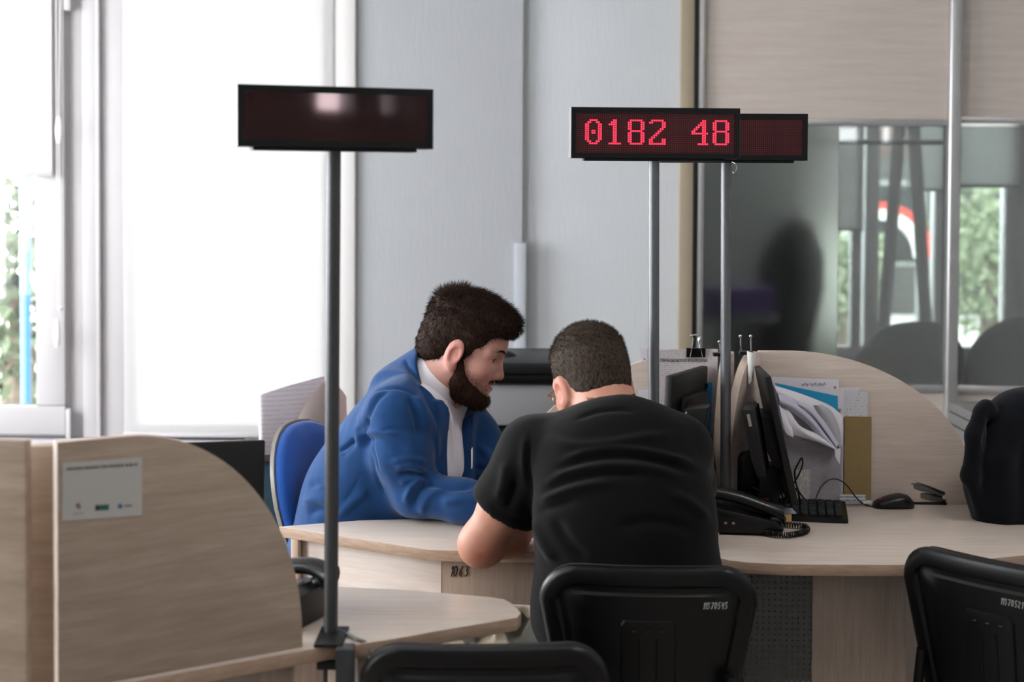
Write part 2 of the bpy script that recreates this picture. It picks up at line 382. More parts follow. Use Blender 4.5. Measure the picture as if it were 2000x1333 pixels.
# ------------------------------------------------------------------ glazed office partition
pt = thing('wall_partition', None, None, (2.3, YB, 0)); struct(pt)
zg0, zg1 = px_z(752, YB, 1850), px_z(247, YB, 1800)
xa = px_x(1358); xr0, xr1 = px_x(1845), px_x(1869)
yp = YB - .02
sbox('post', [((xa-.012, yp-.005, 0), (xa+.008, yp+.06, HZ))], DGREY, pt, .002)
sbox('post', [((xa+.008, yp-.02, 0), (px_x(1372), yp+.06, HZ))], ALU, pt, .004)
po = MB().box((xr0, yp-.035, 0), (xr1, yp+.06, HZ), .012, seg=3).build('post', ALU, pt)
sbox('post', [((3.62, yp-.035, 0), (3.68, yp+.06, HZ))], ALU, pt, .01)
for q, (a, b) in enumerate(((px_x(1372), xr0), (xr1, 3.62))):
    dz = .012*q
    sbox('upper_panel', [((a, yp, zg1+.026), (b, yp+.02, HZ))], W_WALL, pt)
    sbox('lower_panel', [((a, yp, 0), (b, yp+.02, zg0-.028))], W_WALL, pt)
    sbox('rail', [((a, yp-.012, zg1+dz), (b, yp+.04, zg1+.026+dz))], ALU, pt, .004)
    sbox('rail', [((a, yp-.012, zg0-.028-dz/2), (b, yp+.04, zg0-dz/2))], ALU, pt, .004)
xf = px_x(1637)
sbox('glass', [((px_x(1372), yp+.012, zg0), (xf, yp+.018, zg1))], FROST, pt)['label'] = 'frosted glass pane'
sbox('glass', [((xf, yp+.012, zg0), (xr0, yp+.018, zg1))], TINT, pt)
sbox('glass', [((xr1, yp+.012, zg0), (3.62, yp+.018, zg1))], TINT, pt)

# ------------------------------------------------------------------ the office behind the glass, modelled in place of the hall's reflection
YR = 8.9
def rx(px): return px_x(px, YR)
def rz(py): return px_z(py, YR, 1800)
GW = plain('office_wall_grey', '#8d908f', .8, 0, .03, 3)
xo = [px_x(1645, YR), rx(1692), rx(1716), rx(1762), rx(1962), rx(1990)]
sbox('wall_rear', [((0, YR+.02, 0), (X1, YR+.25, .55)), ((0, YR+.02, 2.6), (X1, YR+.25, HZ)), ((0, YR+.02, .55), (rx(1625), YR+.25, 2.6)), ((rx(2010), YR+.02, .55), (X1, YR+.25, 2.6))], GW)
sbox('wall_side', [((0, YB+.25, 0), (.12, YR+.02, HZ))], GW)
w3 = thing('window_3', None, None, (rx(1800), YR, .55)); struct(w3)
sbox('frame', [((rx(1625), YR-.02, .55), (rx(2010), YR+.08, .62)), ((rx(1625), YR-.02, 2.53), (rx(2010), YR+.08, 2.6)), ((rx(1664), YR-.03, .62), (rx(1682), YR+.06, 2.53)), ((rx(1690), YR-.05, .62), (rx(1714), YR+.08, 2.53)), ((rx(1825), YR-.03, .62), (rx(1850), YR+.08, 2.53)), ((rx(1962), YR-.03, .62), (rx(1985), YR+.08, 2.53)), ((rx(1985), YR-.01, .62), (rx(2010), YR+.08, 2.53))], PVC, w3, .004)
# tilted sash leaning into the office
mb = MB()
for pa, pb in (((1758, 235), (1722, 690)), ((1784, 235), (1812, 690))):
    a = W(pa[0], pa[1], YR-.32); b = W(pb[0], pb[1], YR-.06); d = (a-b).normalized()
    mb.tube([b, a], .038, 4)
mb.build('sash', PVC, w3)
sbox('pane', [((rx(1625), YR+.02, .62), (rx(2010), YR+.026, 2.53))], PANE, w3)
sbox('radiator_shelf', [((rx(1625), YR-.16, .5), (rx(2010), YR+.01, .54))], PVC, w3)
def rear_blind(label, pa, pb, py, y):
    r = thing('roller_blind', label, 'roller blind', ((px_x(pa, y)+px_x(pb, y))/2, y, px_z(py, y)), 0, 'roller blinds behind the glass')
    zb = px_z(py, y, 1800)
    MB().box((px_x(pa, y), y-.001, zb), (px_x(pb, y), y+.001, 2.56)).build('fabric', BLIND, r)
    MB().box((px_x(pa, y), y-.01, zb-.02), (px_x(pb, y), y+.01, zb), .004).build('bottom_bar', GREYP, r)
rear_blind('narrow grey roller blind behind the glass, beside the frosted pane', 1632, 1687, 446, YR-.07)
rear_blind('grey roller blind behind the glass, left of the aluminium post', 1772, 1848, 368, YR-.075)
rear_blind('grey roller blind behind the right glass pane, upper right edge of photo', 1866, 1990, 360, YR-.08)
CH = plain('hazed_charcoal', '#4a4b4d', .85, 0, .1, 60, .1, 600)  # fabric colour lightened to stand in for the veil on the glass
def cushion(name, poly, D, th, mat, parent):
    """rounded padded slab with the outline given in pixels at depth D"""
    P = cr([W(x, y, D) for x, y in poly]+[W(poly[0][0], poly[0][1], D)], 5)[:-1]; c = sum(P, Vector())/len(P); rings = []
    for s_, dy in ((.82, 0), (.95, .04), (1, .25), (1, .75), (.95, .96), (.82, 1)):
        rings.append([c+(p-c)*s_+Vector((0, dy*th, 0)) for p in P])
    return MB().loft(rings).build(name, mat, parent, smooth=60)
for lab, poly, D in (('dark grey padded chair behind the glass, left of the aluminium post', [(1640, 752), (1700, 678), (1745, 640), (1828, 632), (1868, 656), (1888, 700), (1870, 760), (1760, 800)], 6.7),
                     ('dark grey padded chair behind the right glass pane', [(1892, 762), (1905, 690), (1950, 640), (2010, 622), (2080, 640), (2110, 720), (2080, 800), (1980, 810)], 6.5)):
    c = W((poly[0][0]+poly[5][0])/2, 700, D); r = thing('padded_chair', lab, 'chair', (c.x, c.y+.2, 0), 0, 'chairs behind the glass')
    cushion('backrest', poly, D, .12, CH, r)
    MB().box((c.x-.27, c.y+.08, .4), (c.x+.27, c.y+.58, .5), .04).build('seat', CH, r)
    for sx in (-.22, .22):
        for sy in (.14, .52): MB().tube([(c.x+sx, c.y+sy, 0), (c.x+sx, c.y+sy, .42)], .014, 10).build('leg', BLACK, r)
# things blurred by the frosted pane
cb = thing('low_cabinet', 'pale grey cabinet blurred behind the frosted pane', 'cabinet', (W(1470, 700, 6.6).x, 6.75, 0))
ca, cc = px_x(1425, 6.6), px_x(1560, 6.6); zc = px_z(620, 6.6, 1500)
GC = plain('pale_grey_cabinet', '#8e9092', .6)
MB().box((ca, 6.6, 0), (cc, 7.0, zc), .005).build('body', GC, cb)
for k in range(2): MB().box((ca+.01, 6.585, .05+k*zc/2), (cc-.01, 6.602, zc/2+k*zc/2-.02), .003).build('drawer', GC, cb)
PURP = plain('purple_card', '#6a4b98', .6)
pa, pb = px_x(1385, 6.05), px_x(1515, 6.05); z0, z1 = px_z(617, 6.05, 1450), px_z(566, 6.05, 1450)
sh = thing('wall_shelf', 'grey shelf along the side wall, blurred behind the frosted pane', 'shelf', (.2, 6.05, z0-.03))
MB().box((.121, 6.07, z0-.03), (pb+.02, 6.3, z0), .003).build('board', GC, sh)
pb_ = thing('storage_box', 'purple box on a shelf, blurred behind the frosted pane', 'box', ((pa+pb)/2, 6.15, z0))
MB().box((pa, 6.08, z0), (pb, 6.26, z1-.025), .004).build('box_body', PURP, pb_)
MB().box((pa-.004, 6.076, z1-.03), (pb+.004, 6.264, z1), .004).build('lid', PURP, pb_)
ct = thing('hanging_coat', 'black coat hanging, blurred behind the frosted pane', 'coat', (px_x(1600, 6.35), 6.4, px_z(640, 6.35)))
DK = plain('black_cloth', '#08090b', .9)
rings = []
for py, wv in ((420, 8), (445, 40), (500, 66), (570, 72), (640, 66), (700, 60)):
    c = W(1560-(py-420)*.1, py, 6.45); rings.append([c+Vector((wv/450*math.cos(a), .09*math.sin(a)*(1+.1*math.cos(5*a)), 0)) for a in [2*PI*j/24 for j in range(24)]])
MB().loft(rings).build('coat_body', DK, ct, smooth=80)
hk = W(1560, 412, 6.45); MB().tube(cr([hk+Vector((0, 0, -.01)), hk+Vector((0, 0, .03)), hk+Vector((.02, 0, .05)), (hk.x+.03, 6.45, hk.z+.3)], 4), .004, 6).build('hanger', CHROME, ct)
MB().tube([(.1, 6.45, hk.z+.3), (1.9, 6.45, hk.z+.3)], .012, 10).build('coat_rail', GREYP, struct(thing('trim_6', None, None, (1, 6.45, hk.z+.3))))

# ------------------------------------------------------------------ outside the windows
LEAF = plain('sunlit_leaf', '#8b9479', .7, 0, .6, 3)
TRUNK = plain('bark', '#6e6258', .9, 0, .3, 20)
DLEAF = plain('dark_leaf', '#565f4b', .7, 0, .7, 3)  # darker leaf colour that keeps texture against the overexposed sky
def tree(label, c, rad, n, leaf=.09, m=None):
    c = Vector(c); r = thing('tree', label, 'tree', (c.x, c.y, 0), 0, 'trees outside the windows')
    MB().tube([(c.x, c.y, 0), (c.x+.05, c.y, c.z*.6), (c.x, c.y, c.z)], [.12, .09, .05], 8).build('trunk', TRUNK, r)
    d = RNG.normal(size=(n, 3)); d /= np.linalg.norm(d, axis=1)[:, None]; p = d*(RNG.random(n)**.45)[:, None]*np.array(rad)+np.array(c)
    a = RNG.normal(size=(n, 3)); b = RNG.normal(size=(n, 3)); a /= np.linalg.norm(a, axis=1)[:, None]; b -= (a*b).sum(1)[:, None]*a; b /= np.linalg.norm(b, axis=1)[:, None]
    V = np.stack([p-a*leaf, p+b*leaf*.5, p+a*leaf, p-b*leaf*.5], 1).reshape(-1, 3); Fc = np.arange(n*4).reshape(-1, 4)
    from_data('foliage', V, Fc, m or LEAF, r, smooth=False)
tree('pale sunlit tree seen outside the leftmost window', (-3.25, 9.7, .9), (.5, .4, 1.2), 900, .07, DLEAF)
tree('pale sunlit tree seen through the partition glass, behind the tilted sash', (2.75, 12.5, .85), (.45, .45, .55), 1200, .05)
tree('green sunlit tree seen through the right glass pane', (4.35, 13.5, 1.0), (.6, .5, .8), 1800, .05)
tree('leafy tree outside, seen beside the frosted pane', (2.18, 11.6, .9), (.3, .3, .6), 700, .05)
sbox('ground', [((-14, 9.35, -.2), (14, 30, -.02))], plain('pale_pavement', '#b4b0aa', .9)); bpy.data.objects['ground']['kind'] = 'structure'
bd = thing('building', 'grey-brown building outside, filling the view through the partition glass', 'building', (7, 19, 0))
BW = plain('facade_grey', '#454341', .9, 0, .1, 1); BP = plain('facade_pink', '#544540', .9, 0, .1, 1)
MB().box((2.6, 19, -.02), (12, 24, 2.0), .01).build('ground_storey', BW, bd); MB().box((2.6, 19, 2.001), (12, 24, 9), .01).build('upper_storey', BP, bd)
for q in range(4): f_ = MB().box((3.0+q*1.5, 18.97, .6), (3.8+q*1.5, 19.01, 1.7), .01).build('window_frame', GREYP, bd); MB().box((3.06+q*1.5, 18.965, .66), (3.74+q*1.5, 18.975, 1.64), .002).build('pane', DGREY, f_)
ar = thing('entrance_arch', 'red and white arched sign outside, seen past the tilted sash', 'arch', (W(1722, 500, 13).x, 13, 0))
c0 = W(1715, 505, 13)
def arc(r0, r1, m, y, name='band'):
    rr = []
    for k in range(25):
        a = PI*k/24; rr.append([c0+Vector((math.cos(a)*r, yy, math.sin(a)*r)) for r, yy in ((r0, y), (r1, y), (r1, y+.12), (r0, y+.12))])
    MB().loft(rr).build(name, m, ar)
arc(.43, .50, plain('red_band', '#c8443c', .5), 0); arc(.34, .43, plain('white_band', '#e4e1de', .5), 0)
for s in (-1, 1): MB().box((c0.x+s*.42-.06, 13, -.02), (c0.x+s*.42+.06, 13.12, c0.z), .005).build('pillar', GREYP, ar)
bl = thing('street_post', 'blue post seen outside the leftmost window', 'post', (W(50, 500, 8.3).x, 8.3, 0))
MB().tube([(W(50, 500, 8.3).x, 8.3, -.02), (W(50, 500, 8.3).x, 8.3, 2.6)], .028, 12).build('shaft', plain('blue_paint', '#4f7fa8', .4), bl)
MB().box((W(50, 500, 8.3).x-.06, 8.24, -.02), (W(50, 500, 8.3).x+.06, 8.36, .05), .005).build('foot', GREYP, bl)
# ------------------------------------------------------------------ desks
DZ, DT = .75, .025
def top_poly(pts): return [tuple(Zp(x, y, DZ).xy) for x, y in pts]
def worktop(parent, pts, name='worktop'):
    # laminate top with a darker edge band
    poly = top_poly(pts)
    mb = MB(); mb.prism(poly, DZ-DT, DZ, bevel=.0015); bm = mb.bm; bm.normal_update()
    for f in bm.faces: f.material_index = 0 if abs(f.normal.z) > .8 else 1
    return mb.build(name, [W_TOP, W_EDGE], parent)
def upright(parent, a, b, z0, z1, th, mat, name='side_panel', edge=True):
    """vertical board from floor point a to b"""
    a, b = Vector((a[0], a[1], 0)), Vector((b[0], b[1], 0)); M = frame(a, b-a); L = (b-a).length
    o = MB().box((0, 0, z0), (L, th, z1), .0012).build(name, mat, None, local=True); o.parent = parent; o.matrix_local = Matrix.Translation(-Vector(parent.location)) @ M; return o
# desk of the man in the blue jacket
dA = thing('service_desk', 'pale oak desk with angled left edge, under the blue jacket man\'s arm', 'desk', (0.1, 3.45, 0))
pA = [(545, 1029), (838, 1075), (1050, 1079), (1250, 1084), (1394, 1090), (1404, 986), (1250, 968), (1060, 972), (900, 1012), (700, 1017)]
worktop(dA, pA)
def flo(px, py): p = Zp(px, py, DZ); return (p.x, p.y)
upright(dA, flo(590, 1030), flo(862, 1069), 0, DZ-DT, .018, W_PAN, 'front_panel')
upright(dA, flo(582, 1034), flo(600, 1023), 0, DZ-DT, .018, wood('light_edge', '#b59c88', '#cdb9a6', (45, 45, 2.5)), 'leg_panel')
sp = upright(dA, flo(864, 1069), flo(1392, 1066), 0, DZ-DT, .018, W_VERT, 'modesty_panel')
pM = frame(W(877, 1113, 3.303), Vector((1, .01, 0))); pM = pM @ Matrix.Rotation(PI/2, 4, 'X')
a = Vector((*flo(864, 1069), 0)); b = Vector((*flo(1392, 1066), 0)); dirp = (b-a).normalized(); nrm = Vector((dirp.y, -dirp.x, 0))
M0 = Matrix((dirp, Vector((0, 0, 1)), nrm)).transposed().to_4x4(); M0.translation = a + dirp*.016 + nrm*.0012 + Vector((0, 0, .683))
mb = MB(); handwriting(mb, '1063', M0, .024, .0014); mb.xform(frame(a, b-a).inverted()).build('inventory_number', BLACKM, sp, local=True)
MB().tube([a+dirp*-.03+nrm*.019+Vector((0, 0, .55)), a+dirp*-.03+nrm*.022+Vector((0, 0, .55))], .004, 8).build('screw_cap', BLACKM, dA)
# desk of the empty place on the right
dB = thing('service_desk', 'pale oak desk with rounded front, carrying the keyboard and mouse', 'desk', (.75, 3.5, 0))
pB = [(1398, 1089), (1425, 1095), (1460, 1099), (1540, 1103), (1750, 1104), (1850, 1100), (2000, 1085), (2140, 1060), (2160, 985), (1905, 984), (1480, 984), (1412, 986)]
worktop(dB, pB)
t = NT('perforated_steel'); v = t.coord((1, 1, 1)); sx = t.node('ShaderNodeSeparateXYZ', inp={0: v})
fx = t.math('SUBTRACT', t.math('FRACT', t.math('MULTIPLY', sx.outputs[0], 77)), .5); fz = t.math('SUBTRACT', t.math('FRACT', t.math('MULTIPLY', sx.outputs[2], 77)), .5)
d2 = t.math('ADD', t.math('MULTIPLY', fx, fx), t.math('MULTIPLY', fz, fz)); t.set(color=lin('#565553'), rough=.5, metal=.2, alpha=t.math('GREATER_THAN', d2, .034)); PERF = t.m
q0 = Vector((*flo(1440, 1078), 0)); q1 = Vector((*flo(1592, 1080), 0)); Mq = frame(q0, q1-q0)
mb = MB(); mb.box((0, 0, .12), ((q1-q0).length, .0015, DZ-DT)); o = mb.build('perforated_panel', PERF, None, local=True); o.parent = dB; o.matrix_local = Matrix.Translation(-Vector(dB.location)) @ Mq
MB().box((0, 0, -.03), (.02, .03, .012), .003).xform(Matrix.Translation(W(1461, 1115, 3.29))).build('hinge_bracket', BLACK, dB)
upright(dB, flo(1588, 1081), flo(1772, 1081), 0, DZ-DT, .02, W_VERT, 'front_panel')
upright(dB, flo(1772, 1081), flo(1790, 1000), 0, DZ-DT, .02, W_VERT, 'side_panel')
upright(dB, flo(1425, 1010), flo(1764, 1010), .34, DZ-DT, .02, W_VERT, 'modesty_panel')  # board added behind the perforated sheet to darken its holes
upright(dB, flo(1765, 1010), flo(2120, 1000), 0, DZ-DT, .02, W_PAN, 'back_panel')
# desk in the left foreground
dC = thing('service_desk', 'pale oak desk with pointed corner in left foreground, below the blank display', 'desk', (-.35, 2.75, 0))
pC = [(150, 1353), (300, 1324), (470, 1293), (640, 1263), (700, 1259), (760, 1250), (860, 1232), (1010, 1207), (1018, 1198), (1010, 1189), (998, 1178), (985, 1171), (960, 1167), (800, 1153), (655, 1146), (300, 1140), (80, 1200)]
worktop(dC, pC)
upright(dC, flo(200, 1338), flo(575, 1268), 0, DZ-DT, .02, W_VERT, 'front_panel')
upright(dC, flo(720, 1245), flo(660, 1170), 0, DZ-DT, .02, W_PAN, 'side_panel')
upright(dC, flo(330, 1160), flo(690, 1166), .2, DZ-DT, .018, W_VERT, 'modesty_panel')

# ------------------------------------------------------------------ curved desk dividers
W_DEDGE = wood('lit_divider_edge', '#b09d8f', '#c3b3a6', (6, 6, 50), .5)  # edge band colour lightened for window light on the divider edges
def divider(label, o, x, width, height, flat, th, z0=DZ+.0005, mat=W_PAN, group=None, low=0.02):
    """quarter-ellipse screen: tall at its start, falling to the desk along x"""
    r = thing('desk_divider', label, 'divider', (o[0], o[1], z0), 0, group)
    M = frame((o[0], o[1], z0), x); a = width-flat
    pts = [(0, 0), (0, height)] + [(flat+a*math.sin(k*PI/2/28), low+(height-low)*math.cos(k*PI/2/28)) for k in range(29)] + [(width, 0)]
    # local X along the board, local Z up
    Q = M @ Matrix.Rotation(PI/2, 4, 'X')
    mb = MB(); mb.prism(pts, -th, 0, bevel=.0012); bm = mb.bm; bm.normal_update()
    for f in bm.faces: f.material_index = 0 if abs(f.normal.z) > .8 else 1
    L = mb.build('board', [mat, W_DEDGE], None, local=True)
    L.parent = r; L.matrix_local = Matrix.Translation(-Vector(r.location)) @ Q
    return r
pD0, pD1 = Zp(1480, 985, DZ), Zp(1906, 986, DZ)
divider('curved oak divider behind the papers and stapler on the right desk', pD0, pD1-pD0, (pD1-pD0).length, .392, .07, .022)
pA0, pA1 = Zp(1398, 985, DZ), Zp(995, 985, DZ)
h = .39
rA = thing('desk_divider', 'curved oak divider behind the black shirt man\'s head, holding the clipped notice', 'divider', (pA1.x, pA1.y, DZ))
Lw = (pA0-pA1).length; mb = MB(); pts = [(0, 0)]+[(Lw-Lw*math.cos(k*PI/2/28)+0, .02+(h-.02)*math.sin(k*PI/2/28)) for k in range(29)]+[(Lw, 0)]
mb.prism(pts, -.022, 0, bevel=.0012); mb.bm.normal_update()
for f in mb.bm.faces: f.material_index = 0 if abs(f.normal.z) > .8 else 1
o = mb.build('board', [W_PAN, W_DEDGE], None, local=True); o.parent = rA; o.matrix_local = Matrix.Translation(-rA.location) @ frame(pA1+Vector((0, 0, .0005)), pA0-pA1) @ Matrix.Rotation(PI/2, 4, 'X')
a = W(1413, 990, 3.775); b = W(1390, 1040, 3.64)
divider('oak divider seen edge-on just left of the rear display pole', a, Vector((b.x-a.x, b.y-a.y, 0)), math.hypot(b.x-a.x, b.y-a.y), .392, .02, .024)
a = W(1466, 990, 3.775); b = W(1407, 1040, 3.645)
divider('oak divider seen edge-on between the rear pole and the right monitor', a, Vector((b.x-a.x, b.y-a.y, 0)), math.hypot(b.x-a.x, b.y-a.y), .392, .02, .022)
# the near dividers at lower left
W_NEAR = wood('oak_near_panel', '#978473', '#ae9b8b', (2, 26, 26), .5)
a, b = Zp(118, 1357, DZ), Zp(597, 1268, DZ); off = Vector((-(b-a).y, (b-a).x, 0)).normalized()*.012
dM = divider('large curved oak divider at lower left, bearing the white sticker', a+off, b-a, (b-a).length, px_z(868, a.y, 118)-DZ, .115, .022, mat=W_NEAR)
a2, b2 = W(54, 1000, 2.43), W(106, 1000, 2.43)
zt = px_z(868, 2.43, 80)
r = thing('desk_divider', 'upright oak post board joining the two near dividers', 'divider', (a2.x, 2.45, 0))
mb = MB(); mb.box((a2.x, 2.41, 0), (b2.x+.009, 2.445, zt), .002); mb.bm.normal_update(); mb.build('board', [W_NEAR], r)
a2, b2 = W(-160, 1000, 2.33), W(50, 1000, 2.33); zt = px_z(862, 2.33, 30)
r = thing('desk_divider', 'oak divider at the far left edge of the frame', 'divider', (a2.x, 2.35, 0))
M = frame((b2.x, 2.33, 0), Vector((-1, .12, 0)))
MB().box((0, -.022, 0), (.5, 0, zt), .002, M).build('board', [W_NEAR], r)

# sticker on the near divider
sx = thing('sticker', 'white sticker with small coloured emblems on the near curved divider', 'sticker', W(197, 955, 2.44))
Md = frame(a+off, b-a); Md = frame(Zp(118, 1357, DZ)+off*1.0, b-a)
dirM = (b-a).normalized(); nM = Vector((dirM.y, -dirM.x, 0))
base = Vector(dM.location)
def onM(px, py, d=.0006):       # point of the near divider's face seen at a pixel
    n = nM; o0 = base + n*0; r_ = ray(px, py); t_ = ((o0-cam.location).dot(n))/r_.dot(n); return cam.location + r_*t_ + n*d
def quadM(name, pts, mat, d, parent, th=.0006):
    P = [onM(x, y, d) for x, y in pts]; MB().loft([P, [p+nM*th for p in P]]).build(name, mat, parent)
quadM('card', [(122, 905), (277, 894), (277, 1007), (121, 1018)], plain('sticker_white', '#b9b6b3', .5, 0, .02), .0004, sx)
mb = MB(); x = 130
while x < 268:
    w_ = random.choice((3, 4, 5, 7)); y0 = 914-(x-130)*.068; P = [onM(*q, .0012) for q in ((x, y0), (x+w_, y0-.3), (x+w_, y0+5-.3), (x, y0+5))]; mb.loft([P, [p+nM*.0003 for p in P]]); x += w_+random.choice((1, 1, 1.5, 3))
mb.build('printed_line', plain('grey_ink', '#6f6b69', .7), sx)
INK = bpy.data.materials['grey_ink']
def disc(px, py, r, mat, name):
    P = [onM(px+r*math.cos(k*PI/8), py+r*math.sin(k*PI/8), .0012) for k in range(16)]; MB().loft([P, [p+nM*.0003 for p in P]]).build(name, mat, sx)
disc(152, 988, 5, plain('emblem_ochre', '#8a6a55', .6), 'emblem'); disc(154.5, 992, 3, plain('emblem_green', '#7d8468', .6), 'emblem')
quadM('emblem', [(186, 987), (212, 985.5), (212, 996.5), (186, 998)], plain('emblem_teal', '#2e5f55', .6), .0012, sx, .0003)
quadM('emblem', [(186, 987), (191, 986.7), (191, 997.7), (186, 998)], plain('emblem_dark', '#232b22', .6), .0016, sx, .0003)
disc(234, 989, 5, plain('emblem_blue', '#4c6d93', .6), 'emblem')
quadM('caption', [(143, 1003), (162, 1001.5), (162, 1004), (143, 1005.5)], plain('pale_ink', '#8c9593', .7), .0012, sx, .0003)
quadM('caption', [(242, 987), (258, 986), (258, 989.5), (242, 990.5)], INK, .0012, sx, .0003)

# ------------------------------------------------------------------ queue number displays on poles
t = NT('led_screen'); v = t.coord(); s3 = t.node('ShaderNodeSeparateXYZ', inp={0: v}); NX, NZ = 75, 19
def ledmat(name, w, h, base, dot):
    t = NT(name); s3 = t.node('ShaderNodeSeparateXYZ', inp={0: t.coord()})
    fx = t.math('SUBTRACT', t.math('FRACT', t.math('MULTIPLY', s3.outputs[0], NX/w)), .5); fz = t.math('SUBTRACT', t.math('FRACT', t.math('MULTIPLY', s3.outputs[2], NZ/h)), .5)
    d = t.math('ADD', t.math('MULTIPLY', fx, fx), t.math('MULTIPLY', fz, fz)); m = t.math('LESS_THAN', d, .1)
    t.set(color=t.mix(m, lin(base), lin(dot)), rough=.3, spec=.5); return t.m
GL = {'0': "..####.. .##..##. ##....## ##....## ##....## ##.##.## ##.##.## ##....## ##....## ##....## .##..##. ..####..",
      '1': "...##... ..###... .####... ...##... ...##... ...##... ...##... ...##... ...##... ...##... ...##... .######.",
      '8': ".######. ##....## ##....## ##....## ##....## .######. ##....## ##....## ##....## ##....## ##....## .######.",
      '2': ".######. ##....## ......## ......## .....##. ....##.. ...##... ..##.... .##..... ##....## ##....## ########",
      '4': ".....##. ....###. ...####. ..##.##. .##..##. ##...##. ######## .....##. .....##. .....##. .....##. ...#####"}
t = NT('lit_led'); t.set(color=lin('#ff3348'), rough=.4, emit=lin('#ff3556'), estr=1.15); LIT = t.m
def display(label, base, px_c, top, zc, w, h, yaw, glossy=False, text=None, depth=.05, clamp=True, side_mat=None):
    r = thing('number_display', label, 'display', base, 0, None)
    bx, by = base[0], base[1]
    M = Matrix.Translation((top[0], top[1], zc)) @ Matrix.Rotation(yaw, 4, 'Z')   # front faces local -Y
    iw, ih, fr_ = w-.022, h-.024, .011
    rings = [[Vector((sx_*x, y, sz*z)) for sx_, sz in ((-1, -1), (1, -1), (1, 1), (-1, 1))] for x, z, y in ((w/2, h/2, depth), (w/2, h/2, .0), (w/2-.001, h/2-.001, -.001), (iw/2, ih/2, -.001), (iw/2, ih/2, .004))]
    mb = MB(); mb.loft(rings); mb.bm.normal_update()
    for f in mb.bm.faces: f.material_index = 1 if (abs(f.normal.x) > .5 and abs(f.calc_center_median().x) > w/2-.0005 and side_mat) else 0
    mb.xform(M).build('housing', [BLACK, side_mat or BLACK], r, smooth=20)
    sc = MB(); sc.box((-iw/2-.0005, .003, -ih/2-.0005), (iw/2+.0005, .006, ih/2+.0005)); o = sc.build('screen', ledmat('led_screen_matrix', iw, ih, *(('#92303a', '#a03843') if glossy else ('#0f0405', '#68111b'))), None, local=True)
    o.parent = r; o.matrix_local = Matrix.Translation(-Vector(r.location)) @ M
    if glossy:
        MB().box((-iw/2, .0005, -ih/2), (iw/2, .002, ih/2)).xform(M).build('cover_glass', GLOSS_RED, r)
    if text:
        dx, dz = iw/NX, ih/NZ; cx = 4.3
        for ch in text:
            if ch in GL:
                mb = MB()
                for j, row in enumerate(GL[ch].split()):
                    for i, c in enumerate(row):
                        if c == '#':
                            p = Vector((-iw/2+(cx+i+.5)*dx, .0028, ih/2-(3.1+j+.5)*dz)); mb.tube([p, p+Vector((0, -.0006, 0))], dx*.43, 10)
                mb.xform(M).build('lit_digit', LIT, r, smooth=0)
            cx += 10
    MB().box((-w*.42, .008, -h/2-.006), (w*.42, depth-.008, -h/2-.0002), .001).xform(M).build('mounting_rail', DGREY, r)
    pt_ = M @ Vector((0, depth/2, -h/2-.005))
    MB().tube([(bx, by, base[2]), pt_], .0126, 20).build('pole', STEEL if glossy else STEELL, r)
    if clamp:
        MB().tube([(bx, by, base[2]), (bx, by, base[2]+.012)], .035, 24).build('base_flange', DGREY, r)
    return r
t = NT('red_cover'); t.n.remove(t.b); tr = t.node('ShaderNodeBsdfTransparent', inp={0: lin('#c9474f')}); gl = t.node('ShaderNodeBsdfGlossy', inp={0: (1, 1, 1, 1), 1: .04})
fr = t.node('ShaderNodeFresnel', inp={0: 1.5}); mx = t.node('ShaderNodeMixShader', inp={0: fr.outputs[0], 1: tr.outputs[0], 2: gl.outputs[0]}); t.t.links.new(mx.outputs[0], t.n['Material Output'].inputs[0]); GLOSS_RED = t.m
def place_display(label, pxc, pyc, D, wpx, hpx, yaw, base_px, **kw):
    c = W(pxc, pyc, D); w, h = wpx*D/F/abs(math.cos(yaw)), hpx*D/F
    b = Zp(*base_px, DZ); return display(label, (W(base_px[0], 900, D).x, D+.025, DZ+.0005), pxc, (c.x, D), c.z, w, h, yaw, **kw)
SILV = plain('silver_side', '#8f8c8a', .4, .5)
place_display('lit red number display reading 0182 48 on a grey pole', 1281, 260, 3.36, 332, 99, math.radians(4), (1280, 1050), text='0182 48', side_mat=SILV)
place_display('unlit number display partly hidden behind the one reading 0182 48', 1421, 267.5, 3.56, 312, 91, math.radians(-1), (1421, 1016), clamp=False)
d3 = place_display('blank dark red number display on the nearest grey pole', 659, 229, 2.62, 367, 119, math.radians(19), (643, 1242), glossy=True, side_mat=SILV, clamp=False, depth=.056)
# clamp holding the near pole to the foreground desk
pb = Vector((W(643, 900, 2.62).x, 2.645, 0))
e0 = Zp(643, 1263, DZ); 
MB().box((pb.x-.02, e0.y-.012, DZ+.0006), (pb.x+.03, pb.y+.03, DZ+.007), .002).build('clamp_plate', DGREY, d3)
MB().box((W(657, 1270, 2.56).x, 2.545, .55), (W(691, 1270, 2.56).x, 2.585, DZ+.004), .002).build('clamp_block', STEEL, d3)
MB().tube([(W(635, 1270, 2.585).x, 2.585, .56), (W(635, 1270, 2.585).x, 2.585, DZ)], .004, 10).build('clamp_screw', STEEL, d3)
MB().box((W(620, 1270, 2.585).x, 2.57, DZ-DT-.016), (W(690, 1270, 2.585).x, 2.62, DZ-DT-.001), .003).build('clamp_jaw', BLACK, d3)
k = W(1432, 325, 3.555); MB().tube(cr([k+Vector((-.004, 0, .01)), k+Vector((.006, 0, .004)), k+Vector((.008, 0, -.006)), k+Vector((.001, 0, -.017)), k+Vector((-.003, 0, -.012))], 5), .0016, 6).build('wire_loop', CHROME, bpy.data.objects['number_display.001'])
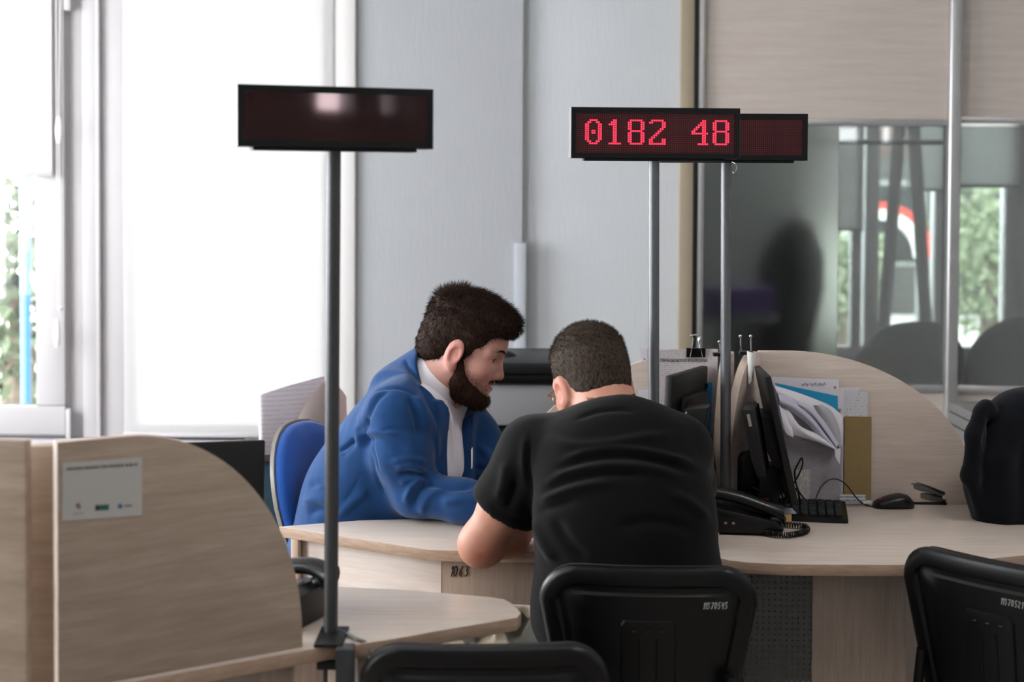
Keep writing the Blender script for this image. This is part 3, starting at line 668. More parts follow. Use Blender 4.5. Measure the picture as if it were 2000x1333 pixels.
# ------------------------------------------------------------------ visitors' chairs
SHELL = plain('black_chair_shell', '#050506', .38, 0, .15, 90, .12, 1200)
SEATF = plain('black_chair_fabric', '#0c0d10', .9, 0, .2, 90, .2, 900)
CHALK = plain('white_marker', '#c9c9c4', .8)
TUBE = plain('black_tube', '#101012', .35, .2)
def chair_back_pts(wt, wb, z0, z1, r, n=7):
    """rounded trapezoid outline, counter-clockwise, XZ"""
    c = [(wb/2-r*.8, z0+r*.8, r*.8, -PI/2), (wt/2-r, z1-r, r, 0), (-wt/2+r, z1-r, r, PI/2), (-wb/2+r*.8, z0+r*.8, r*.8, PI)]; out = []
    for cx, cz, rr, a0 in c:
        for k in range(n+1): a = a0+PI/2*k/n; out.append((cx+rr*math.cos(a), cz+rr*math.sin(a)))
    res = []; m = len(out)
    for i in range(m):          # extra points along the straight sides so that the bow is followed
        res.append(out[i])
        if i % (n+1) == n: res += [(out[i][0]+(out[(i+1) % m][0]-out[i][0])*k/8, out[i][1]+(out[(i+1) % m][1]-out[i][1])*k/8) for k in range(1, 8)]
    return res
def bendback(v):        # bowed and leaning backrest: local Y back is negative
    y = v.y - .02 + .55*v.x*v.x - (v.z-.48)*.13; return Vector((v.x, y-.2, v.z))
def make_chair(label, number, loc, rz, nx=.105):
    r = thing('visitor_chair', label, 'chair', loc, rz, 'black visitor chairs')
    wt, wb, z0, z1, rad = .43, .355, .475, .815, .075
    def loop(ins, y, dz=0, rr=None): return [bendback(Vector((x, y, z+dz))) for x, z in chair_back_pts(wt-2*ins, wb-2*ins, z0+ins, z1-ins, max(.012, (rr or rad)-ins))]
    mb = MB()      # padded front
    mb.loft([loop(.03, .052), loop(.012, .046), loop(.003, .034), loop(.003, .012)]); mb.build('cushion', SEATF, r, local=True, smooth=50)
    mb = MB()      # moulded rear shell: rolled rim, recessed field
    mb.loft([loop(.004, .02), loop(0, .012), loop(0, .002), loop(.004, -.006), loop(.012, -.010), loop(.034, -.010), loop(.040, -.004, 0, .06), loop(.050, -.0045, 0, .06), loop(.056, -.010, 0, .06), loop(.085, -.0115, 0, .06), loop(.12, -.012, 0, .05), loop(.15, -.012, 0, .02)]); mb.build('back_shell', SHELL, r, local=True, smooth=40)
    shell = r.children[-1]
    mb = MB()      # raised bracket cover with ribs
    pts = [(-.052, .49), (.052, .49), (.052, .70), (.046, .709), (-.046, .709), (-.052, .70)]
    def lp(s, y): return [bendback(Vector((x*s, y, .49+(z-.49)*(1-(1-s)*.3)))) for x, z in pts]
    mb.loft([lp(1.06, -.010), lp(1, -.017), lp(.9, -.018)]); mb.build('bracket_cover', SHELL, shell, local=True, smooth=25)
    mb = MB()
    for x in (-.028, 0, .028): mb.tube([bendback(Vector((x-.004, -.0185, .690))), bendback(Vector((x+.004, -.0185, .690)))], .0022, 6)
    for x in (-.017, .017): mb.tube([bendback(Vector((x, -.0175, z))) for z in (.50, .6, .675)], .002, 6)
    mb.build('vent_ribs', SHELL, shell, local=True)
    p0 = Vector((nx, -.0125, .735))      # marker number near the upper right of the shell
    mb = MB(); x = 0.0; h = .0135
    for ch in number:
        for st in STROKES[ch]:
            mb.tube([bendback(Vector((p0.x+(x+p[0]*.62+p[1]*.15)*h/1.6, -.0115, p0.z+p[1]*h/1.6))) for p in st], .00065, 5)
        x += .5 if ch == '1' else .82
    if not number: mb.bm.free()
    else: mb.build('marker_number', CHALK, shell, local=True, label='white hand-written number')
    mb = MB(); mb.box((-.23, -.2, .43), (.23, .21, .475), .02, seg=3); mb.build('seat', SEATF, r, local=True)
    MB().box((-.22, -.19, .415), (.22, .2, .432), .006).build('seat_pan', SHELL, r, local=True)
    for s in (-1, 1):
        for f in (-1, 1):
            M1 = [(s*.20, f*.16, .415), (s*.235, f*.20, .22), (s*.262, f*.225, .0)]
            MB().tube(cr(M1, 5), .0115, 12).build('leg', TUBE, r, local=True)
        MB().tube(cr([(s*.19, -.12, .42), (s*.185, -.21, .425), (s*.175, -.235, .5), (s*.16, -.245, .6)], 6), .0105, 12).build('back_upright', TUBE, r, local=True)
        MB().tube([(s*.20, -.17, .412), (s*.20, .18, .412)], .011, 12).build('side_rail', TUBE, r, local=True)
    return r
def chair_at(label, number, pxc, ytop, D, rz, nx=.105):
    c = W(pxc, ytop, D); back = Matrix.Rotation(rz, 4, 'Z') @ Vector((0, -.275, 0))
    return make_chair(label, number, (c.x-back.x, D-back.y, .0), rz, nx)
ch1 = chair_at('black plastic-backed chair numbered 11370545, under the man in black', '11370545', 1268, 1106, 2.86, math.radians(-3))
ch2 = chair_at('black plastic-backed chair numbered 11370521, at the right edge', '11370521', 1926, 1100, 2.93, math.radians(-47), .026)
ch3 = chair_at('black plastic-backed chair nearest the camera, only its top rim in frame', '', 948, 1256, 2.43, math.radians(2)); ch3.scale = (.99, .95, .965)

# ------------------------------------------------------------------ blue office chair
OB = plain('blue_chair_fabric', '#1850a2', .85, 0, .1, 70, .25, 900, sheen=.2)
oc = thing('office_chair', 'blue fabric office chair with grey back shell, behind the man in blue', 'chair', (-.335, 3.84, 0), math.radians(-112))
# local: sitter faces +Y, back at -Y ; rotated so the sitter faces the table
def oc_loop(ins, y, hgt=1.0):
    pts = chair_back_pts(.42-2*ins, .38-2*ins, .50+ins, .935-ins, max(.02, .19-ins)); return [Vector((x, -.17+y+.7*x*x-(z-.5)*.22, z)) for x, z in pts]
MB().loft([oc_loop(.165, .051), oc_loop(.09, .05), oc_loop(.04, .046), oc_loop(.012, .034), oc_loop(.004, .018), oc_loop(.006, .010)]).build('backrest', OB, oc, local=True, smooth=60)
GSH = plain('grey_chair_shell', '#696662', .5)
MB().loft([oc_loop(.004, .0105), oc_loop(.0, .008), oc_loop(.002, -.004), oc_loop(.03, -.012), oc_loop(.1, -.014), oc_loop(.16, -.0145)]).build('back_shell', GSH, oc, local=True, smooth=60)
MB().box((-.235, -.2, .44), (.235, .24, .53), .04, seg=3).build('seat', OB, oc, local=True)
MB().box((-.035, -.23, .40), (.035, -.215, .62), .004).build('back_bar', DGREY, oc, local=True)
MB().box((-.035, -.23, .40), (.035, .06, .425), .004).build('seat_plate', DGREY, oc, local=True)
MB().tube([(0, 0, .08), (0, 0, .41)], .025, 16).build('gas_column', DGREY, oc, local=True)
for k in range(5):
    a = 2*PI*k/5+.3; d = Vector((math.cos(a), math.sin(a), 0))
    lg = MB().tube([d*.02+Vector((0, 0, .1)), d*.28+Vector((0, 0, .068))], [.024, .016], 10).build('base_leg', DGREY, oc, local=True)
    MB().sphere(d*.29+Vector((0, 0, .027)), (.014, .027, .027), 12, 8).build('caster', BLACK, lg, local=True)

# ------------------------------------------------------------------ left foreground: monitor, phone, cable
SCRN = plain('dark_screen', '#060607', .22)
def monitor(label, c, u, n_, w, h, tilt, th=.02, foot=True, neck_z=None):
    """c bottom-centre of the panel, u direction along its width, n_ towards the back"""
    r = thing('computer_monitor', label, 'monitor', (c[0], c[1], DZ+.0005)); u = Vector(u).normalized(); n_ = Vector((-u.y, u.x, 0)) if n_ is None else Vector(n_).normalized()
    up = (Vector((0, 0, 1))*math.cos(tilt) + n_*math.sin(tilt)); M = Matrix((u, n_.cross(u).cross(u)*-1 if False else up.cross(u)*-1, up)).transposed().to_4x4(); M.translation = Vector(c)
    # local X width, Z up, Y towards the viewer's side or back as given
    return r, M
def panel_monitor(label, A, B, zbot, ztop, lean, th, back_side, stand=True):
    """screen panel between top corners A,B (world points); lean moves the bottom edge by vector lean; back_side = unit vector of the rear"""
    A, B = Vector(A), Vector(B); u = (B-A).normalized(); up = (Vector((0, 0, ztop))-Vector((0, 0, zbot))-Vector(lean)).normalized()
    nb = Vector(back_side).normalized(); nb = (nb - u*nb.dot(u)); nb = (nb-up*nb.dot(up)).normalized()
    L = (B-A).length; H = (ztop-zbot)/up.z
    M = Matrix((u, nb, up)).transposed().to_4x4(); M.translation = (A+B)/2 - up*H
    r = thing('computer_monitor', label, 'monitor', (M.translation.x, M.translation.y, DZ+.0005))
    MB().box((-L/2, 0, 0), (L/2, th, H), .004).xform(M).build('panel', BLACKM, r)
    MB().box((-L/2+.012, -.0012, .02), (L/2-.012, .002, H-.012), .0005).xform(M).build('screen', SCRN, r)
    MB().box((-L/2+.06, th-.001, H*.12), (L/2-.06, th+.018, H*.8), .012).xform(M).build('rear_bulge', BLACKM, r)
    base = M @ Vector((0, th+.05, 0)); base.z = DZ+.0006
    if stand:
        top = M @ Vector((0, th+.018, H*.35))
        d = Vector((nb.x, nb.y, 0)).normalized(); foot = top+d*.035; 
        MB().tube([Vector((foot.x, foot.y, DZ+.012)), top+d*.02+Vector((0, 0, .02)), top], [.026, .022, .02], 14).build('neck', BLACKM, r)
        MF = frame((foot.x, foot.y, DZ+.0007), Vector((u.x, u.y, 0)))
        MB().prism([(.115*math.cos(k*PI/12), .085*math.sin(k*PI/12)) for k in range(24)], 0, .012, MF, .003).build('foot', BLACKM, r)
    return r, M, H
A, B = W(250, 868, 2.93), W(516, 859, 3.0); A = B + (A-B)*1.7
mL, M_, H_ = panel_monitor('large black monitor rising behind the near curved divider', A, B, .80, B.z, Vector((.0, -.03, 0)), .022, Vector((.2, -1, 0)))
# rounded desk phone in front of it
PHN = plain('phone_black', '#0d0d0f', .3, 0, .1)
def desk_phone(label, c, rz, foot=True):
    r = thing('desk_phone', label, 'telephone', (c[0], c[1], DZ+.0006), rz)
    prof = [(-.10, .0), (.10, .0), (.105, .012), (.09, .03), (-.085, .068), (-.105, .06)]
    mb = MB(); mb.prism([(p[0], p[1]) for p in prof], -.066, .066, None, .006); mb.xform(Matrix(((1, 0, 0, 0), (0, 0, -1, 0), (0, 1, 0, .004), (0, 0, 0, 1)))); mb.build('base', PHN, r, local=True)
    # handset lies along the base on its near side
    hp = cr([(-.118, -.036, .072), (-.07, -.036, .086), (0, -.036, .076), (.06, -.036, .056), (.105, -.036, .038)], 6); n = len(hp); rings = []
    for i, p in enumerate(hp):
        t_ = i/(n-1); e = abs(t_-.5)*2; w_ = .021+.009*e**3; h_ = .015+.008*e**3; rings.append([p+Vector((0, w_*math.cos(a), h_*math.sin(a)+.008)) for a in [2*PI*j/14 for j in range(14)]])
    hs = MB().loft(rings).build('handset', PHN, r, local=True, smooth=60)
    MB().sphere((-.095, -.036, .068), (.022, .025, .016), 14, 8).build('ear_cup', PHN, hs, local=True); MB().sphere((.09, -.036, .036), (.022, .025, .014), 14, 8).build('mouth_cup', PHN, hs, local=True)
    mb = MB()
    for i in range(4):
        for j in range(3): mb.box((-.02+i*.022, -.008+j*.022, .048-i*.0085), (-.006+i*.022, .008+j*.022, .056-i*.0085), .002)
    mb.build('keypad', DGREY, r, local=True)
    MB().box((-.075, -.01, .058), (-.035, .056, .075), .003).build('display_window', GREYP, r, local=True)
    mb = MB()
    for x in (-.03, -.012): mb.sphere((x, -.0665, .028), (.004, .0015, .003), 8, 6)
    mb.build('side_button', GREYP, r, local=True)
    return r
p = W(1478, 1033, 3.49); phB = desk_phone('black desk phone with coiled cord on the right desk', (p.x-.046, 3.492), math.radians(-6))
p = Zp(522, 1215, DZ); phC = desk_phone('black desk phone behind the nearest display pole', (p.x-.005, p.y+.03), math.radians(158))
# coiled cord
def coil(path, R_, r_, turns, name, mat, parent):
    P = cr(path, 14); k = len(P); L = [0]
    for i in range(1, k): L.append(L[-1]+(P[i]-P[i-1]).length)
    out = []; N = turns*12
    for i in range(N+1):
        s_ = L[-1]*i/N; j = max(q for q in range(k) if L[q] <= s_+1e-9); j = min(j, k-2); t_ = (s_-L[j])/(L[j+1]-L[j]+1e-9); p = P[j].lerp(P[j+1], t_); d = (P[j+1]-P[j]).normalized(); x = d.cross(Vector((0, 0, 1))).normalized(); y = x.cross(d)
        a = 2*PI*i/12; out.append(p+x*R_*math.cos(a)+y*R_*math.sin(a))
    return MB().tube(out, r_, 6).build(name, mat, parent)
zc = DZ+.0085
pts = [Zp(*q, zc) for q in ((1459, 1027), (1480, 1037), (1510, 1044), (1545, 1045), (1574, 1038), (1572, 1029), (1545, 1026), (1522, 1024))]
coil(pts, .0058, .0016, 52, 'coiled_cord', BLACK, phB)
p = W(1530, 1012, 3.62)
wb = thing('memo_block', 'small block of orange-tan memo paper behind the desk phone', 'memo block', (Zp(1529, 1029, DZ).x, Zp(1529, 1029, DZ).y, DZ))
q0, q1 = Zp(1512, 1030, DZ), Zp(1545, 1029, DZ)
MB().box((q0.x, q0.y, DZ+.0005), (q1.x, q0.y+.045, DZ+.03), .001).build('paper_block', plain('tan_paper', '#c29a6c', .8), wb)
MB().box((q0.x-.006, q0.y+.002, DZ+.0305), (q1.x+.012, q0.y+.06, DZ+.033), .0005).build('top_note', plain('bluish_note', '#8f929c', .8), wb)
# keyboard
kb = thing('keyboard', 'black keyboard on the right desk below the papers', 'keyboard', (Zp(1600, 1005, DZ).x, Zp(1600, 1005, DZ).y, DZ))
k1 = Zp(1657, 1024, DZ); uK = Vector((.46, -1, 0)).normalized(); uK = Vector((.985, -.17, 0)).normalized(); vK = Vector((.17, .985, 0))
Mk = frame(k1, -uK); Mk = Matrix((-uK, vK, Vector((0, 0, 1)))).transposed().to_4x4(); Mk.translation = k1+Vector((0, 0, .0008))
kl = (Zp(1657, 1024, DZ)-Zp(1540, 1018, DZ)).length
mb = MB(); mb.prism([(0, 0), (.138, 0), (.138, .026), (.0, .012)], 0, .40, None, .003)
Pm = Matrix(((0, 0, 1, 0), (1, 0, 0, 0), (0, 1, 0, 0), (0, 0, 0, 1)))
mb.xform(Mk @ Pm).build('keyboard_case', BLACK, kb)
KEY = plain('key_cap', '#17181a', .5); n = 0
for row in range(6):
    for c in range(18):
        x0 = .012+c*.0208; y0 = .010+row*.0198; z0 = .013+.1*y0
        kk = MB().box((x0, y0, z0-.002), (x0+.0178, y0+.0165, z0+.0075), .0022).xform(Mk)
        if n < 100: kk.build('key', KEY, kb, smooth=30)
        else:
            if n == 100: rest = MB()
            rest.box((x0, y0, z0-.002), (x0+.0178, y0+.0165, z0+.0075), .0022); kk.bm.free()
        n += 1
o = rest.xform(Mk).build('keys', KEY, kb); o['kind'] = 'stuff'
# mouse
ms = thing('computer_mouse', 'black wired mouse in front of the stapler', 'mouse', Zp(1750, 994, DZ))
m0, m1 = Zp(1712, 997, DZ), Zp(1791, 997, DZ); um = (m1-m0).normalized(); L = (m1-m0).length; Mm = frame(m0, um)
rings = []
for t_, w_, h_ in ((0, .012, .010), (.06, .022, .016), (.2, .028, .023), (.42, .030, .031), (.65, .031, .036), (.85, .027, .032), (.96, .018, .02), (1, .008, .01)):
    rings.append([Mm @ Vector((t_*L, .03+w_*math.copysign(abs(math.cos(a))**.75, math.cos(a)), max(.001, h_*.5*(1+math.copysign(abs(math.sin(a))**.8, math.sin(a)))))) for a in [2*PI*j/20 for j in range(20)]])
MB().loft(rings).build('mouse_body', BLACK, ms, smooth=60)
MB().sphere(Mm @ Vector((.018, .03, .0215)), (.006, .003, .004), 10, 6).build('scroll_wheel', plain('red_rubber', '#7c2a24', .6), ms, label='red scroll wheel')
cab = [Zp(1712, 990, DZ+.006), W(1690, 987, 3.76), W(1672, 972, 3.74), W(1650, 945, 3.72), W(1628, 936, 3.70), W(1608, 946, 3.69), W(1597, 965, 3.68), W(1593, 976, 3.67), Zp(1588, 984, DZ+.03)]
MB().tube(cr(cab, 8), .0017, 8).build('mouse_cable', BLACK, ms)
# stapler
STST = plain('stapler_steel', '#6a6866', .22, .9)
st = thing('stapler', 'small chrome and black stapler beside the oak divider', 'stapler', Zp(1808, 985, DZ))
s0, s1 = Zp(1770, 986, DZ), Zp(1850, 988, DZ); us = (s1-s0).normalized(); Ms = frame(s0+Vector((0, 0, .0006)), us); L = (s1-s0).length
MB().box((0, 0, 0), (L, .03, .006), .002).xform(Ms).build('base', BLACK, st)
MB().prism([(.004, .016), (L-.002, .006), (L-.002, .020), (.03, .033), (.004, .034)], 0, .018, Ms @ Matrix(((1, 0, 0, 0), (0, 0, -1, .024), (0, 1, 0, 0), (0, 0, 0, 1))), .003).build('magazine', STST, st)
MB().prism([(-.004, .040), (L*.55, .030), (L-.004, .018), (L-.004, .032), (L*.55, .048), (.03, .058), (.0, .056)], 0, .022, Ms @ Matrix(((1, 0, 0, 0), (0, 0, -1, .026), (0, 1, 0, 0), (0, 0, 0, 1))), .004).build('top_arm', STST, st)
MB().sphere(Ms @ Vector((.014, .015, .052)), (.02, .012, .008), 14, 8).build('thumb_cap', BLACK, st)
MB().tube([Ms @ Vector((L-.006, .004, .02)), Ms @ Vector((L-.006, .027, .02))], .006, 12).build('hinge_pin', CHROME, st)

# ------------------------------------------------------------------ monitors beside the dividers
A, B = W(1299, 734, 3.50), W(1372, 713, 3.80)
m1_, MM1, H1 = panel_monitor('black monitor beside the front display pole, turned away to the left', A, B, .84, 1.113, Vector((-.012, -.01, 0)), .02, Vector((1, -.4, 0)))
def mini_pc(label, pts, D0, dep, lift=None):
    r = thing('mini_computer', label, 'computer', W(sum(p[0] for p in pts)/len(pts), 900, D0+dep/2))
    a = [W(x, y, D0) for x, y in pts]; b = [p+Vector((dep*.23, dep, 0)) for p in a]
    mb = MB(); mb.loft([a, b]); es = [e for e in mb.bm.edges]; bmesh.ops.bevel(mb.bm, geom=es, offset=.003, segments=2, profile=.5, affect='EDGES'); mb.build('case', BLACKM, r); return r
pc1 = mini_pc('small black computer box behind the left-facing monitor', [(1338, 799), (1383, 797), (1370, 872), (1322, 872)], 3.47, .07)
MB().tube(cr([W(1338, 812, 3.465), W(1341, 806, 3.46), W(1335, 822, 3.46), W(1333, 832, 3.465)], 5), .002, 6).build('cable_plug', GREYP, pc1)
pc2 = mini_pc('small black computer box with a pale badge, left of the edge-on monitor', [(1450, 801), (1476, 801), (1497, 930), (1480, 936), (1467, 900)], 3.50, .12)
MB().loft([[W(x, y, 3.4995) for x, y in ((1458, 810), (1464, 809), (1469, 833), (1463, 834))], [W(x, y, 3.4985) for x, y in ((1458, 810), (1464, 809), (1469, 833), (1463, 834))]]).build('badge', plain('pale_badge', '#8b8378', .5), pc2)
# right monitor, seen almost from its edge
def slab(name, pts, D0, d, mat, parent, bev=.003):
    a = [W(x, y, D0) for x, y in pts]; b = [p+Vector(d) for p in a]; mb = MB(); mb.loft([a, b])
    bmesh.ops.bevel(mb.bm, geom=list(mb.bm.edges), offset=bev, segments=2, profile=.5, affect='EDGES'); return mb.build(name, mat, parent)
mR = thing('computer_monitor', 'black monitor seen edge-on in front of the hanging papers', 'monitor', Zp(1500, 1010, DZ))
slab('panel', [(1494, 737), (1506, 735), (1560, 985), (1546, 990)], 3.50, (.010, .22, 0), BLACKM, mR)
slab('rear_bulge', [(1486, 815), (1513, 818), (1538, 915), (1513, 915), (1497, 880)], 3.55, (.02, .15, 0), BLACKM, mR, .002)
slab('neck', [(1487, 915), (1534, 912), (1530, 950), (1512, 1006), (1478, 1006), (1482, 950)], 3.62, (.02, .09, 0), BLACKM, mR)
c = Zp(1500, 1004, DZ); MB().prism([(c.x+.09*math.cos(k*PI/12), c.y+.1*math.sin(k*PI/12)+.05) for k in range(24)], DZ+.0008, DZ+.013, None, .003).build('foot', BLACKM, mR)
MB().box((W(1462, 978, 3.63).x, 3.60, px_z(981, 3.6, 1480)), (W(1497, 978, 3.63).x, 3.605, px_z(974, 3.6, 1480)), .0005).build('red_strip', plain('red_plastic', '#8e2323', .5), mR, label='red strip')
# speaker and cables between the pole and the monitor
sp = thing('desk_speaker', 'black rounded box beside the rear pole, among dark cables', 'speaker', Zp(1458, 1010, DZ))
a0, a1 = W(1436, 884, 3.68), W(1484, 884, 3.68)
MB().box((a0.x, 3.66, DZ+.004), (a1.x, 3.76, a0.z), .02, seg=3).build('speaker_case', BLACKM, sp)
MB().box((a0.x+.01, 3.67, DZ+.0005), (a1.x-.01, 3.75, DZ+.006), .001).build('rubber_foot', BLACK, sp)
for k in range(7):
    x0 = 1440+k*17; pts = [Zp(x0+random.uniform(-6, 6), 1000+random.uniform(-6, 4), DZ+.004), W(x0+random.uniform(-10, 16), 955+random.uniform(-15, 10), 3.66), W(x0+15+random.uniform(-9, 9), 965+random.uniform(-10, 10), 3.64), Zp(x0+24, 1003+random.uniform(-5, 3), DZ+.004)]
    o = MB().tube(cr(pts, 6), .0026, 6).build('power_cable', BLACK, loc=pts[0]); tag(o, 'tangled black cable on the desk around the right monitor\'s foot', 'cable', 'black cables behind the monitor')
cc = [W(1538, 965, 3.72), W(1556, 935, 3.70), W(1567, 910, 3.70), W(1566, 895, 3.70), W(1558, 908, 3.70), W(1552, 925, 3.70), W(1560, 960, 3.70), Zp(1585, 990, DZ+.003)]
o = MB().tube(cr(cc, 6), .0022, 6).build('power_cable', BLACK, loc=cc[0]); tag(o, 'looped black cable in front of the pale reminder card', 'cable')
# cable at the foot of the near pole
cc = [Zp(655, 1229, DZ+.004), Zp(680, 1240, DZ+.004), Zp(700, 1250, DZ+.005), W(716, 1258, 2.605), W(726, 1280, 2.60), W(730, 1333, 2.60)]
o = MB().tube(cr(cc, 6), .0035, 8).build('power_cable', GREYP, loc=cc[0]); tag(o, 'grey cable running off the foreground desk beside the near pole', 'cable')

# ------------------------------------------------------------------ papers
def text_paper(name, bgc, ink, rows, thr=.5, vert=False, amount=.75, cols=70):
    t = NT(name); s = t.node('ShaderNodeSeparateXYZ', inp={0: t.coord()}); zz = s.outputs[2]; xx = s.outputs[0]
    if vert: zz, xx = xx, zz
    fz = t.math('FRACT', t.math('MULTIPLY', zz, rows)); row = t.math('FLOOR', t.math('MULTIPLY', zz, rows))
    vec = t.node('ShaderNodeCombineXYZ', inp={0: t.math('MULTIPLY', xx, cols), 1: t.math('MULTIPLY', row, 3.7), 2: 0.0}).outputs[0]
    n = t.noise(vec, 2.0, 2); on = t.math('MULTIPLY', t.math('LESS_THAN', fz, .42), t.math('GREATER_THAN', n, thr))
    t.set(color=t.mix(t.math('MULTIPLY', on, amount), lin(bgc), lin(ink)), rough=.75); return t.m
TXT = text_paper('printed_paper', '#c8c5cb', '#6d6c76', 200, .47, cols=200)
TXT2 = text_paper('printed_form', '#b9b3b4', '#77727a', 190, .5, amount=.5, cols=190)
def sheet_px(name, pts, D, mat, parent=None, th=.0004, label=None, cat=None, group=None, bow=0, n=6, dD=0):
    """paper with four corners given in pixels (tl, tr, br, bl) at depth D (D+dD on the right)"""
    tl, tr_, br_, bl_ = [W(x, y, D+(dD if k in (1, 2) else 0)) for k, (x, y) in enumerate(pts)]
    G = []
    for i in range(n+1):
        u = i/n; row = []
        for j in range(n+1):
            v_ = j/n; p = (tl*(1-v_)+tr_*v_)*(1-u)+(bl_*(1-v_)+br_*v_)*u; p = p+Vector((0, -bow*math.sin(PI*v_)*(1-.5*u), 0)); row.append(p)
        G.append(row)
    mb = MB(); mb.sheet(G, th); c = (tl+tr_+br_+bl_)/4
    o = mb.build(name, mat, parent, None if parent is not None else c)
    if label: tag(o, label, cat or 'paper', group)
    return o
DA = pA0.y - .003           # front face of the left curved divider is the side towards the camera
DAf = pA0.y - .0015
yA = lambda k: DAf-.0015-k*.0012
noti = sheet_px('printed_notice', [(1264, 683), (1402, 682), (1400, 812), (1266, 812)], yA(1), TXT2, label='white notice headed in capital letters, held by the large binder clip', cat='notice')
c = W(1335, 705, yA(1)-.0012); o = text_mesh('heading', 'ПРАЦЮЮЧІ РАЙОНИ', Matrix.Translation(c) @ Matrix.Rotation(PI/2, 4, 'X'), .0115, plain('dark_ink', '#55555c', .7), noti)
sheet_px('punched_sheet', [(1252, 680), (1268, 680), (1270, 770), (1254, 770)], yA(0), PAPER, label='narrow punched plastic strip left of the clipped notice', cat='plastic strip')
strip = bpy.data.objects['punched_sheet']
mb = MB()
for py in (702, 713, 730, 747, 760): p = W(1259, py, yA(0)-.0006); mb.tube([p, p+Vector((0, -.0004, 0))], .0026, 8)
mb.build('punch_hole', GREYP, strip)
sheet_px('note_paper', [(1246, 762), (1272, 760), (1272, 800), (1246, 800)], yA(3), plain('note_white', '#c5c5cf', .8), label='small blank white note below the punched strip', cat='note')
sheet_px('blue_folder', [(1348, 746), (1391, 748), (1386, 880), (1338, 880)], yA(3), plain('bright_blue_plastic', '#2f97cf', .35), label='bright blue plastic folder hanging left of the edge-on divider', cat='folder')
def binder_clip(label, px, py, D, wpx, hpx, handles=True, edge=False):
    c = W(px, py, D); s = D/F; w, h = wpx*s, hpx*s
    r = thing('binder_clip', label, 'binder clip', (c.x, c.y, c.z-h), 0, None)
    P = [(-.002, 0), (-.012, -h), (.012, -h), (.002, 0)]
    mb = MB(); mb.loft([[Vector((c.x+sx*w/2, c.y+y*.8, c.z-h*.0+zz)) for y, zz in ((-.010, -.0), (.010, -.0), (.004, -h), (-.004, -h))] for sx in (-1, 1)]); mb.build('clip_body', BLACK, r, smooth=20)
    if handles:
        hh = 45*s if not edge else 34*s
        for sgn in ((-1, 1) if not edge else (1,)):
            y = c.y-.009*sgn if not edge else c.y
            pts = [Vector((c.x-.32*w, y, c.z-h*.95)), Vector((c.x-.16*w, y-.002*sgn, c.z+hh*.35)), Vector((c.x-.24*w, y-.004*sgn, c.z+hh*.5)), Vector((c.x-.16*w, y-.005*sgn, c.z+hh*.56)), Vector((c.x+.16*w, y-.005*sgn, c.z+hh*.56)), Vector((c.x+.24*w, y-.004*sgn, c.z+hh*.5)), Vector((c.x+.16*w, y-.002*sgn, c.z+hh*.35)), Vector((c.x+.32*w, y, c.z-h*.95))]
            MB().tube(cr(pts, 4), .0012, 8).build('wire_handle', CHROME, r)
    return r
binder_clip('large black binder clip with wire handles on top of the notice', 1359, 680, yA(1)-.002, 37, 18)
binder_clip('black binder clip on the bright blue folder', 1373, 749, yA(3)-.003, 18, 9, False)
def edge_clip(label, pxs, pytop, pybase, D):
    c = W(sum(pxs)/len(pxs), pybase, D); r = thing('binder_clip', label, 'binder clip', (c.x, c.y, c.z))
    MB().box((c.x-.017, c.y-.012, c.z-.009), (c.x+.017, c.y+.012, c.z), .002).build('clip_body', BLACK, r)
    for x in pxs:
        a = W(x, pybase, D); b = W(x-1, pytop+6, D); MB().tube([a, b], .0016, 8).build('wire_handle', CHROME, r); MB().sphere(W(x-1, pytop+3, D), .0042, 10, 8).build('handle_loop', CHROME, r)
edge_clip('binder clip with one wire handle up, atop the divider left of the rear pole', (1406,), 665, 689, 3.70)
edge_clip('binder clip with two wire handles up, right of the rear pole', (1447, 1467), 654, 686, 3.72)
sheet_px('curled_note', [(1459, 686), (1476, 690), (1471, 740), (1462, 752)], 3.70, WHITEP, label='white paper curling from the binder clip right of the rear pole', bow=.008)
sheet_px('price_strip', [(1462, 735), (1476, 730), (1478, 800), (1464, 800)], 3.79, TXT2, label='pale printed strip behind the right monitor\'s top, with a red mark', cat='paper strip')
sheet_px('printed_sheet', [(1434, 772), (1478, 786), (1470, 900), (1434, 900)], 3.735, text_paper('grey_form', '#8d93a0', '#5d626d', 90, .3, amount=.5, cols=40), label='grey printed sheet between the rear pole and the mini computer')  # greyer paper tone than the other forms
rp = thing('red_pen', 'red pen standing behind the right monitor', 'pen', W(1466, 785, 3.77)); MB().tube([W(1466, 775, 3.77), W(1466, 752, 3.77)], .003, 10).build('barrel', plain('red_plastic_pen', '#b03430', .4), rp); MB().tube([W(1466, 752, 3.77), W(1466, 747, 3.77)], .0022, 8).build('cap', BLACK, rp)
# hanging wall pocket with papers on the right curved divider
yD = pD0.y-.0015
pk = thing('document_pocket', 'clear wall pocket stuffed with curling papers on the right divider', 'document pocket', W(1590, 985, yD-.01))
t = NT('clear_plastic'); t.n.remove(t.b); tr = t.node('ShaderNodeBsdfTransparent', inp={0: (.9, .9, .92, 1)}); df = t.node('ShaderNodeBsdfDiffuse', inp={0: lin('#b9b5bb')})
mx = t.node('ShaderNodeMixShader', inp={0: .3, 1: tr.outputs[0], 2: df.outputs[0]}); t.t.links.new(mx.outputs[0], t.n['Material Output'].inputs[0]); CLEARP = t.m
sheet_px('back_sheet', [(1500, 752), (1648, 760), (1646, 982), (1500, 984)], yD-.003, PAPER, pk)
sheet_px('clear_front', [(1502, 850), (1648, 872), (1645, 984), (1502, 985)], yD-.028, CLEARP, pk)
GRP = 'papers in the document pocket'
sheet_px('printed_form_sheet', [(1535, 845), (1646, 858), (1642, 980), (1535, 982)], yD-.020, text_paper('pinkish_form', '#a39b9f', '#716b72', 150, .5, amount=.6), label='greyish printed form in the pocket, below the curled papers', group=None)
